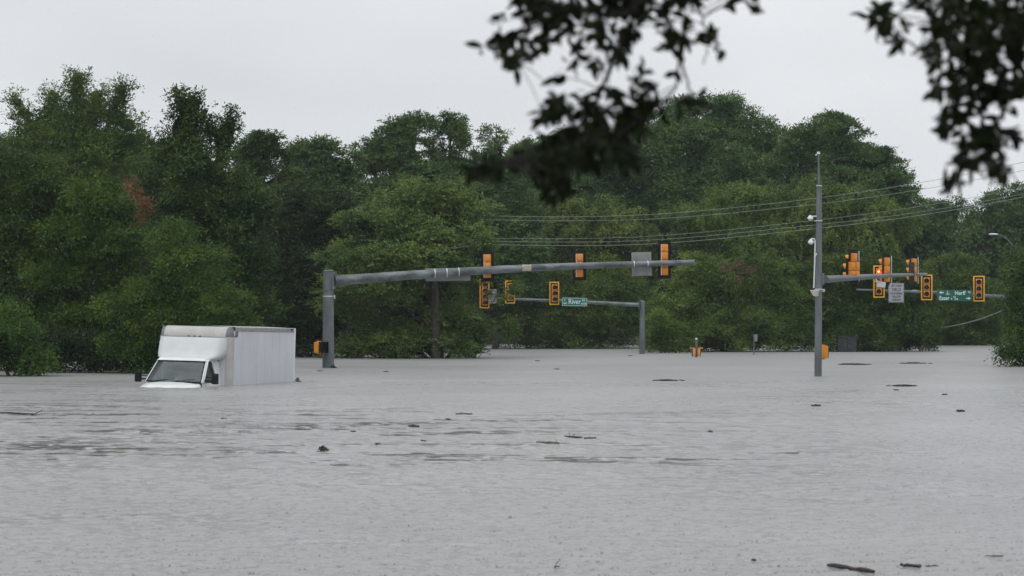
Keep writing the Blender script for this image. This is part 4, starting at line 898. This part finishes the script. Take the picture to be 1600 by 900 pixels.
# --- far arm with the single-name sign
def mast_far():
    b = P(1003.5, HZ, 129.7); T = empty('mast_arm_pole', (b.x, b.y, -1.3)); tag(T, 'far galvanised pole whose arm reaches left past a short green sign', 'signal pole')
    o = np.array(T.location); q = lambda px, py, D: Vector(np.array(P(px, py, D)) - o)
    h = P(1003, 471, 129.7).z + 1.3
    MB().tube([(0, 0, 0), (0, 0, h)], [0.18, 0.14], 20).build('pole', M['galv'], T)
    MB().tube([(0, 0, h), (0, 0, h + 0.05)], [0.15, 0.1], 16).build('pole_cap', M['galv'], T)
    MB().box(q(998, 476.5, 129.6), (0.06, 0.4, 0.4), 0.01).build('arm_flange', M['galv'], T)
    a0 = q(998, 476.5, 129.6); a1 = q(752, 466, 130.5)
    MB().tube([a0, a0.lerp(a1, 0.5) + Vector((0, 0, 0.05)), a1], [0.12, 0.09, 0.055], 16).build('arm', M['galv'], T)
mast_far()
FB = 'far signal heads facing us on the left-hand far arm'
for px, cy, cells, lens, lab in ((866, 458.3, V3, L3, 'yellow-bordered signal head beside the single-name green sign'), (797, 456.3, V3, L3, 'yellow-bordered signal head half hidden by leaves, middle of far arm'), (757, 459, V4, L4, 'leaf-hidden far signal head directly below the long arm')):
    c = P(px, cy, 129.7); T = signal(lab, (c.x, c.y - 0.12, c.z), R(14), cells, lens, FB)
    MB().box((0, 0.2, -0.1), (0.08, 0.12, 0.2), 0.01).build('bracket', M['galv'], T)
def name_sign(px0, px1, py0, py1, D, lab, tilt, m, texts, border=True, arrows=()):
    c = P((px0 + px1) / 2, (py0 + py1) / 2, D); w = (px1 - px0) / F * D; h = (py1 - py0) / F * D
    T = empty('street_sign', c, ry=tilt); tag(T, lab, 'street sign')
    MB().box((0, 0.02, 0), (w, 0.02, h), 0.006).build('sign_panel', M[m], T)
    if border:
        b_ = MB(); e = 0.022
        b_.box((0, 0.006, h / 2 - e), (w - 2 * e, 0.004, e)); b_.box((0, 0.006, -h / 2 + e), (w - 2 * e, 0.004, e))
        b_.box((w / 2 - e, 0.006, 0), (e, 0.004, h - 3 * e)); b_.box((-w / 2 + e, 0.006, 0), (e, 0.004, h - 3 * e))
        b_.build('border', M['signwhite'], T, smooth=False)
    for body, fx, fz, sz, sxx, bold in texts: text('lettering', body, sz * h, M['signwhite'], T, (fx * w, 0.004, fz * h), bold=bold, sx=sxx)
    for fx, fz, s in arrows:
        ar = [(-0.1, 0), (0.0, 0.085), (0.0, 0.03), (0.13, 0.03), (0.13, -0.03), (0.0, -0.03), (0.0, -0.085)]
        MB().poly([(fx * w + s * a, 0.006, fz * h + b2) for a, b2 in ar], Vector((0, -0.004, 0))).build('arrow', M['signwhite'], T, smooth=False)
    MB().box((0, 0.07, 0), (0.06, 0.08, h * 0.8), 0.006).build('bracket', M['galv'], T)
name_sign(878, 917.5, 465.2, 478.3, 129.3, 'short green street name board lettered River', R(1.2), 'signgreen',
          [('River', 0.0, 0.02, 0.86, 0.82, 0.006), ('E', -0.39, 0.2, 0.34, 0.9, 0.004), ('1600', -0.385, -0.2, 0.32, 0.8, 0.004), ('Rd', 0.35, 0.2, 0.34, 0.9, 0.004), ('\u25C4', 0.27, -0.22, 0.25, 0.8, 0.0), ('1500', 0.385, -0.2, 0.32, 0.8, 0.004)])
# leaf-hidden regulatory sign on that arm
def reg_sign(px0, px1, py0, py1, D, lab, words=True):
    c = P((px0 + px1) / 2, (py0 + py1) / 2, D); w = (px1 - px0) / F * D; h = (py1 - py0) / F * D
    T = empty('road_sign', c); tag(T, lab, 'sign')
    MB().box((0, 0.02, 0), (w, 0.02, h), 0.006).build('sign_panel', M['signgrey'], T)
    b_ = MB(); e = 0.012
    b_.box((0, 0.008, h / 2 - 0.03), (w - 0.06, 0.004, e)); b_.box((0, 0.008, -h / 2 + 0.03), (w - 0.06, 0.004, e))
    b_.box((w / 2 - 0.03, 0.008, 0), (e, 0.004, h - 0.08)); b_.box((-w / 2 + 0.03, 0.008, 0), (e, 0.004, h - 0.08)); b_.build('border', M['ink'], T, smooth=False)
    rows = [('LEFT TURN', 0.36, 0.15, .72), ('YIELD', 0.16, 0.24, 0.82), ('ON FLASHING', -0.04, 0.15, .66), ('YELLOW', -0.2, 0.15, .8), ('ARROW', -0.37, 0.15, .8)]
    for body, fz, sz, sxx in rows: text('lettering', body, sz * h, M['ink'], T, (0, 0.004, fz * h), bold=0.004, sx=sxx)
    MB().box((0, 0.07, 0), (0.06, 0.08, h * 0.8), 0.006).build('bracket', M['galv'], T)
reg_sign(764, 776, 452, 474, 129.3, 'small pale traffic sign half hidden behind leaves on the far left arm')

# --- far right arm
def mast_far_right():
    b = P(1594, HZ, 116.5); T = empty('mast_arm_pole', (b.x, b.y, -1.3)); tag(T, 'far right signal pole hidden by the bush, its thin arm reaching left', 'signal pole')
    o = np.array(T.location); q = lambda px, py, D: Vector(np.array(P(px, py, D)) - o)
    MB().tube([(0, 0, 0), (0, 0, P(1594, 455, 116.5).z + 1.3)], [0.18, 0.14], 20).build('pole', M['galv'], T)
    a0 = q(1590, 465.5, 116.5); a1 = q(1338, 452.5, 117)
    MB().tube([a0, a0.lerp(a1, 0.5) + Vector((0, 0, 0.06)), a1], [0.11, 0.085, 0.045], 16).build('arm', M['galv'], T)
    MB().box(q(1429, 455, 116.9), (0.3, 0.16, 0.12), 0.03).build('sensor', M['camwhite'], T)
mast_far_right()
HB = 'far signal heads facing us on the right-hand far arm'
for px, cy, cells, lens, lab, lit in ((1373, 440, V4, ['glowred', 'lensy', 'lensy', 'lensg'], 'tall signal head with a lit red left arrow', 0), (1447.5, 449, V3, L3, 'unlit yellow-bordered head left of the two-name green sign', None), (1529, 451, V3, L3, 'unlit yellow-bordered head right of the two-name green sign', None)):
    c = P(px, cy, 116.6); T = signal(lab, (c.x, c.y - 0.1, c.z), R(-13), cells, lens, HB, lit=lit)
    MB().box((0, 0.2, -0.2), (0.08, 0.12, 0.2), 0.01).build('bracket', M['galv'], T)
reg_sign(1388.5, 1412.5, 442.5, 472.5, 116.2, 'faded white sign reading YIELD on flashing yellow arrow')
name_sign(1464, 1519, 453, 470.5, 116.3, 'long two-line green street name board lettered Herff and Esser', R(0.3), 'signgreen2',
          [('Herff', 0.155, 0.21, 0.50, 0.9, 0.006), ('E', -0.2, 0.33, 0.22, 0.9, 0.003), ('1500', -0.2, 0.12, 0.2, 0.85, 0.003), ('Rd', 0.42, 0.30, 0.22, 0.9, 0.003), ('Esser', -0.29, -0.25, 0.50, 0.85, 0.006), ('\u25C4', -0.09, -0.3, 0.2, 0.8, 0), ('Rd', 0.0, -0.13, 0.22, 0.9, 0.003), ('3300', 0.05, -0.33, 0.2, 0.85, 0.003)],
          border=False, arrows=[(-0.38, 0.26, 1), (0.4, -0.25, -1)])

# --- pedestrian post in mid distance
b = P(1088, HZ, 120); T = empty('pedestrian_signal_post', (b.x, b.y, -1.3)); tag(T, 'short grey post with two orange pedestrian heads back to back, almost submerged', 'pedestrian signal')
MB().tube([(0, 0, 0), (0, 0, P(1088, 531, 120).z + 1.3)], 0.057, 14).build('post', M['galv'], T)
MB().sphere((0, 0, P(1088, 530, 120).z + 1.3), 0.07, u=10, v=8).build('post_cap', M['strap'], T)
for s in (-1, 1):
    zz = P(1088, 550.5, 120).z + 1.3
    hd = MB().box((s * 0.13, 0.0, zz), (0.16, 0.34, 0.42), 0.03).build('signal_housing', M['face'], T)
    MB().box((s * 0.22, -0.0, zz - 0.02), (0.03, 0.32, 0.40), 0.01).build('face', M['black'], hd)
    MB().box((s * 0.23, 0, zz + 0.225), (0.24, 0.36, 0.045), 0.015).build('visor', M['face'], hd)
b = P(1178, HZ, 127); T = empty('sign_post', (b.x, b.y, -1.3)); tag(T, 'thin grey sign post standing in water in front of the dark trees', 'sign post')
MB().tube([(0, 0, 0), (0, 0, P(1178, 522, 127).z + 1.3)], 0.035, 10).build('post', M['galv'], T)
MB().box((0.12, 0.02, P(1178, 528, 127).z + 1.3), (0.45, 0.012, 0.4), 0.005, Matrix.Rotation(R(62), 4, 'Z')).build('sign_panel', M['signback'], T)
b = P(1323, HZ, 136.3); T = empty('utility_cabinet', (b.x, b.y, -1.3)); tag(T, 'dim grey utility cabinet among dark leaves right of the camera pole', 'cabinet')
hc = P(1323, 527, 136.3).z + 1.3
MB().box((0, 0, hc / 2), (1.15, 0.6, hc), 0.03).build('housing', M['cabinet'], T)
MB().box((0, 0, hc + 0.02), (1.22, 0.68, 0.05), 0.01).build('lid', M['cabinet'], T)
for s in (-1, 1):
    d_ = MB().box((s * 0.28, -0.312, hc / 2), (0.53, 0.02, hc - 0.15), 0.008).build('door', M['cabinet'], T)
    MB().box((s * 0.07, -0.33, hc * 0.72), (0.03, 0.02, 0.14), 0.006).build('handle', M['galv'], d_)

# --- street lamp
def lamp():
    D = 135; b = P(1604, HZ, D); T = empty('street_lamp', (b.x, b.y, -1.3)); tag(T, 'slim grey street lamp arching left at the right edge above the bush', 'street lamp')
    o = np.array(T.location); q = lambda px, py: Vector(np.array(P(px, py, D)) - o)
    MB().tube([(0, 0, 0), q(1604, 430)], [0.11, 0.08], 14).build('pole', M['galv'], T)
    MB().tube([q(1604, 430), q(1596, 402), q(1585, 386), q(1574, 374), q(1566, 368), (q(1560, 366.5))], [0.05, 0.04, 0.035, 0.03, 0.028, 0.025], 10).build('arm', M['galv'], T)
    MB().tube([q(1600, 418), q(1585, 392), q(1572, 381)], 0.02, 8).build('brace', M['galv'], T)
    hd = MB().sphere((q(1552, 366)), 0.30, (1, 0.42, 0.2)).build('lamp_head', M['camwhite'], T)
    MB().sphere(q(1551, 367.4), 0.24, (1, 0.5, 0.25)).build('lens', M['glass'], hd)
lamp()

# --- cables
def cable(name, pts, rad, lab, grp):
    pts = [P(*p) for p in pts]; n = 40; out = []
    # Catmull-like smooth interpolation along x
    xs = [i for i in range(len(pts))]
    for k in range(n + 1):
        t = k / n * (len(pts) - 1); i = min(int(t), len(pts) - 2); f = t - i
        p0 = pts[max(i - 1, 0)]; p1 = pts[i]; p2 = pts[i + 1]; p3 = pts[min(i + 2, len(pts) - 1)]
        out.append(0.5 * ((2 * p1) + (p2 - p0) * f + (2 * p0 - 5 * p1 + 4 * p2 - p3) * f * f + (3 * p1 - p0 - 3 * p2 + p3) * f ** 3))
    o = MB().tube(out, rad * (0.5 if grp else 0.8), 8).build(name, M['wire'], None); tag(o, lab, 'cable', grp); return o
PG = 'overhead wires crossing in front of the far trees'
cable('power_line', [(560, 322, 133), (760, 337, 130), (1000, 336, 127), (1240, 314, 124), (1440, 285, 119), (1620, 249, 115), (1760, 215, 112)], 0.022, 'topmost overhead wire crossing the sky gap at right', PG)
cable('power_line', [(560, 330, 133), (760, 343, 130), (1000, 343, 127), (1240, 323, 124), (1440, 296, 119), (1620, 262, 115), (1760, 230, 112)], 0.02, 'second overhead wire, just under the topmost one', PG)
cable('power_line', [(560, 362, 133), (755, 372, 130), (1000, 370, 127), (1240, 348, 124), (1440, 322, 119), (1620, 290, 115), (1760, 262, 112)], 0.018, 'highest wire of the lower bundle of three', PG)
cable('power_line', [(560, 368, 133), (755, 377, 130), (1000, 376, 127), (1240, 355, 124), (1440, 331, 119), (1620, 299, 115), (1760, 270, 112)], 0.02, 'middle wire of the lower bundle of three', PG)
cable('power_line', [(560, 375, 133), (755, 382, 130), (1000, 382, 127), (1240, 361, 124), (1440, 336, 119), (1620, 304, 115), (1760, 276, 112)], 0.024, 'lowest and thickest wire of the lower bundle of three', PG)
cable('hanging_cable', [(1440, 513, 142), (1466, 512.5, 140), (1495, 508, 138), (1530, 499, 136), (1562, 487, 134), (1600, 470, 132)], 0.035, 'thick pale cable sagging low beneath the two-name green sign', None)

# ------------------------------------------------------------------ floating debris
def wl(px, py):      # a point on the water seen at this place of the photograph
    D = F * H / (py - HZ); return Vector(((px - 800) / F * D, D, 0.014))
def stick(name, p0, p1, rad, lab, mt='log', twigs=2, grp='branches and twigs floating on the water', lift=0.0, seed=0):
    g = random.Random(seed); a = wl(*p0); b_ = wl(*p1); root = a.copy()
    T = MB(); n = 7; pts = []
    for k in range(n + 1):
        p = a.lerp(b_, k / n) - root; p.z = rad * 0.35 + g.uniform(-0.3, 0.3) * rad + lift * (k / n); p.y += g.uniform(-1, 1) * rad * 0.8; pts.append(p)
    T.tube(pts, [rad * (0.65 + 0.35 * math.sin(math.pi * (k + 0.5) / (n + 1))) * g.uniform(0.8, 1.15) for k in range(n + 1)], 8)
    ln = (b_ - a).length
    for k in range(twigs):
        s = pts[g.randint(2, n - 1)]; d = Vector((g.uniform(-0.5, 0.8), g.uniform(-0.3, 0.3), g.uniform(0.3, 0.9))).normalized() * ln * g.uniform(0.12, 0.25)
        T.tube([s, s + d * 0.6, s + d], [rad * 0.35, rad * 0.25, rad * 0.12], 5)
    o = T.build(name, M[mt]); o.location = root; tag(o, lab, 'log' if 'log' in name else 'driftwood', grp); return o
stick('floating_log', (1294, 886), (1366, 897), 0.022, 'largest dark log floating at the bottom right', seed=1, twigs=0)
stick('floating_log', (1408, 886), (1440, 888), 0.017, 'short thick reddish log floating right of the largest log', seed=2, twigs=0)
stick('floating_branch', (1445, 887), (1466, 887), 0.006, 'tiny forked twig floating right of the two logs', seed=3, twigs=2)
stick('floating_branch', (866, 889), (874, 887), 0.006, 'small stick with a thin upright twig at the bottom centre', seed=4, twigs=0)
MB().tube([(0, 0, 0), (0.03, 0, 0.05), (0.055, 0, 0.085)], [0.004, 0.003, 0.002], 5).build('twig', M['log'], bpy.data.objects['floating_branch.001'])
stick('floating_branch', (838, 692.5), (874, 694), 0.020, 'pale straight branch floating mid water near centre', 'drift', seed=5)
stick('floating_branch', (882, 683), (910, 685), 0.016, 'dark forked branch just right of the pale straight one', seed=6, twigs=3)
stick('floating_branch', (912, 686), (932, 685.5), 0.014, 'short dark twig at the right end of the forked branch', seed=7, twigs=1)
stick('floating_branch', (638, 667), (654, 667.5), 0.028, 'short dark branch floating above the round dark clump', seed=8, twigs=1)
stick('floating_branch', (1268, 635), (1282, 635), 0.03, 'small dark branch floating below the tall camera pole', seed=9, twigs=0)
stick('floating_branch', (0, 646), (52, 650), 0.022, 'long curved branch floating at the left edge of the picture', seed=10, twigs=0, lift=0.02)
stick('floating_branch', (50, 650), (66, 646), 0.014, 'raised twig at the right end of the long left-edge branch', seed=11, twigs=0, lift=0.06)
stick('floating_branch', (1495, 643), (1508, 643.5), 0.03, 'small dark branch floating at the right under the two-name sign', seed=12, twigs=0)
stick('floating_branch', (1538, 871), (1568, 871), 0.005, 'very thin twig floating at the bottom right corner', seed=13, twigs=2)
stick('floating_branch', (712, 648), (738, 648), 0.018, 'thin branch floating left of the picture centre', seed=14, twigs=1)
stick('floating_branch', (1174, 878), (1182, 878), 0.010, 'tiny dark chip floating left of the largest log', seed=15, twigs=0)
for i, (x, y) in enumerate(((700, 656), (1110, 675), (590, 695), (662, 690), (552, 675), (350, 655), (1476, 617), (1400, 610), (985, 556), (870, 577), (500, 580), (603, 581), (840, 564))):
    labs = ['tiny dark fleck right of the short branch above the clump', 'tiny dark fleck in the ripples near centre', 'tiny dark fleck right of the round clump', 'dark fleck further right of the round clump', 'dark fleck above the round clump', 'dark fleck below the box truck', 'dark floating chip right of the camera pole', 'dark floating chip near the red reflection', 'dark fleck by the far pole', 'small upright floating fleck in centre', 'dark fleck at the foot of the near-left pole', 'dark fleck right of the near-left pole', 'pale dark fleck at the far shore centre']
    stick('floating_twig', (x - 4, y), (x + 4, y + 0.4), 0.018 if y < 620 else 0.015, labs[i], seed=20 + i, twigs=1 if i % 2 else 0)

def clump(p, w, h, lab, name='debris_clump', seed=0, n=26, mt='litter'):
    g = random.Random(seed); c = wl(*p); m = MB(); D = c.y; s = D / F
    for k in range(n):
        a = Vector((g.gauss(0, 1) * w * s * 0.28, g.gauss(0, 1) * w * s * 0.2, 0)); t = max(0, 1 - (a.length / (w * s * 0.5)) ** 2)
        a.z = g.uniform(0, h * s) * t
        d = Vector((g.uniform(-1, 1), g.uniform(-1, 1), g.uniform(-0.4, 0.6))).normalized() * w * s * g.uniform(0.12, 0.3)
        if h < 3: d.z *= 0.12; a.z *= 0.6
        m.tube([a - d, a + Vector((0, 0, 0.004)), a + d], [0.003 + 0.0003 * D / 3, 0.006 + 0.0005 * D / 3, 0.003], 5)
    m.sphere((0, 0, 0), 1, (w * s * 0.3, w * s * 0.22, h * s * 0.55), 12, 8)
    o = m.build(name, M[mt]); o.location = c; tag(o, lab, 'debris', 'clumps of floating debris'); return o
clump((504, 704), 14, 7, 'round dark clump of debris floating alone below the box truck', seed=3, n=40)
clump((520, 575), 9, 6, 'small reddish clump of debris caught at the foot of the near-left pole', seed=4)
clump((1412, 603.5), 34, 2.4, 'long thin raft of dark litter floating right of the tall camera pole', seed=5, n=60)
clump((1040, 595), 30, 2.2, 'low dark raft of litter floating left of the tall camera pole', seed=6, n=60)
clump((1335, 570), 40, 2.4, 'low dark raft of litter by the far trees right of the camera pole', seed=7, n=60)
clump((1425, 568), 30, 1.8, 'thin dark raft of litter beneath the two-name sign', seed=8, n=40)
clump((1586, 571), 16, 5, 'pale debris caught at the foot of the right-edge bush', seed=9, n=40, mt='drift')
clump((465, 597), 8, 7, 'brown debris caught at the rear corner of the box truck', seed=10, n=30, mt='drift')

# ------------------------------------------------------------------ rain
def rain():
    g = np.random.default_rng(9); n = 11000
    Y = g.uniform(14, 75, n) ; X = (g.uniform(-1, 1, n)) * (Y * 0.245 + 0.5); Z = g.uniform(0.05, 1, n) * (2.35 + Y * 0.145)
    r = g.uniform(0.0014, 0.003, n) * (0.55 + Y / 62)
    dirs = np.array([[1, 0, 0], [0, 1, 0], [-1, 0, 0], [0, -1, 0], [0.12, 0, 2.3], [-0.12, 0, -2.3]], float)
    V = np.stack([X, Y, Z], 1)[:, None] + r[:, None, None] * dirs[None]
    t = np.array([[0, 1, 4], [1, 2, 4], [2, 3, 4], [3, 0, 4], [1, 0, 5], [2, 1, 5], [3, 2, 5], [0, 3, 5]])
    Fq = (np.arange(n)[:, None, None] * 6 + t[None]).reshape(-1, 3)
    m = bpy.data.materials.new('raindrop'); m.use_nodes = True; b_ = m.node_tree.nodes['Principled BSDF']
    b_.inputs['Base Color'].default_value = (0.8, 0.83, 0.86, 1); b_.inputs['Roughness'].default_value = 0.2; b_.inputs['Alpha'].default_value = 0.45
    tag(npmesh('rain', V.reshape(-1, 3), Fq, m, smooth=True), 'fine falling raindrops in the air over the flood', 'rain', kind='stuff')
    # splashes: little crowns and jets where drops hit the water
    n = 26000; py = HZ + (900 - HZ) * g.uniform(0.22, 1.02, n) ** 0.8; D = F * H / (py - HZ); px = g.uniform(-20, 1620, n)
    X = (px - 800) / F * D; hh = g.uniform(0.004, 0.013, n) * np.clip(D / 30, 0.8, 1.6); w = g.uniform(0.004, 0.010, n)*np.clip(D / 30, 0.9, 2)
    ring = np.array([[1, 0, -1], [0, 1, -1], [-1, 0, -1], [0, -1, -1]], float)
    base = np.stack([X, D, np.full(n, 0.0)], 1)
    Vb = base[:, None] + np.stack([ring[None, :, 0] * w[:, None], ring[None, :, 1] * w[:, None], np.full((n, 4), -0.02)], -1)
    top = base + np.stack([g.normal(size=n) * 0.002, np.zeros(n), hh], 1)
    V = np.concatenate([Vb, top[:, None]], 1).reshape(-1, 3)
    t = np.array([[0, 1, 4], [1, 2, 4], [2, 3, 4], [3, 0, 4]])
    tag(npmesh('rain_splash', V, (np.arange(n)[:, None, None] * 5 + t[None]).reshape(-1, 3), M['splash']), 'tiny upright splashes where raindrops hit the flood', 'rain', kind='stuff')
rain()

# ------------------------------------------------------------------ haze
def haze():
    m = bpy.data.materials.new('rain_haze'); m.use_nodes = True; n = m.node_tree.nodes; n.clear()
    o = n.new('ShaderNodeOutputMaterial'); v = n.new('ShaderNodeVolumePrincipled')
    v.inputs['Color'].default_value = (0.86, 0.93, 1, 1); v.inputs['Density'].default_value = 0.00016; v.inputs['Anisotropy'].default_value = 0.2
    m.node_tree.links.new(v.outputs[0], o.inputs['Volume'])
    ob = MB().box((0, 2000, 12), (5600, 4200, 36)).build('haze', m, None, smooth=False)
    tag(ob, 'thin grey rain haze filling the air over the whole scene', 'haze', kind='stuff')
haze()
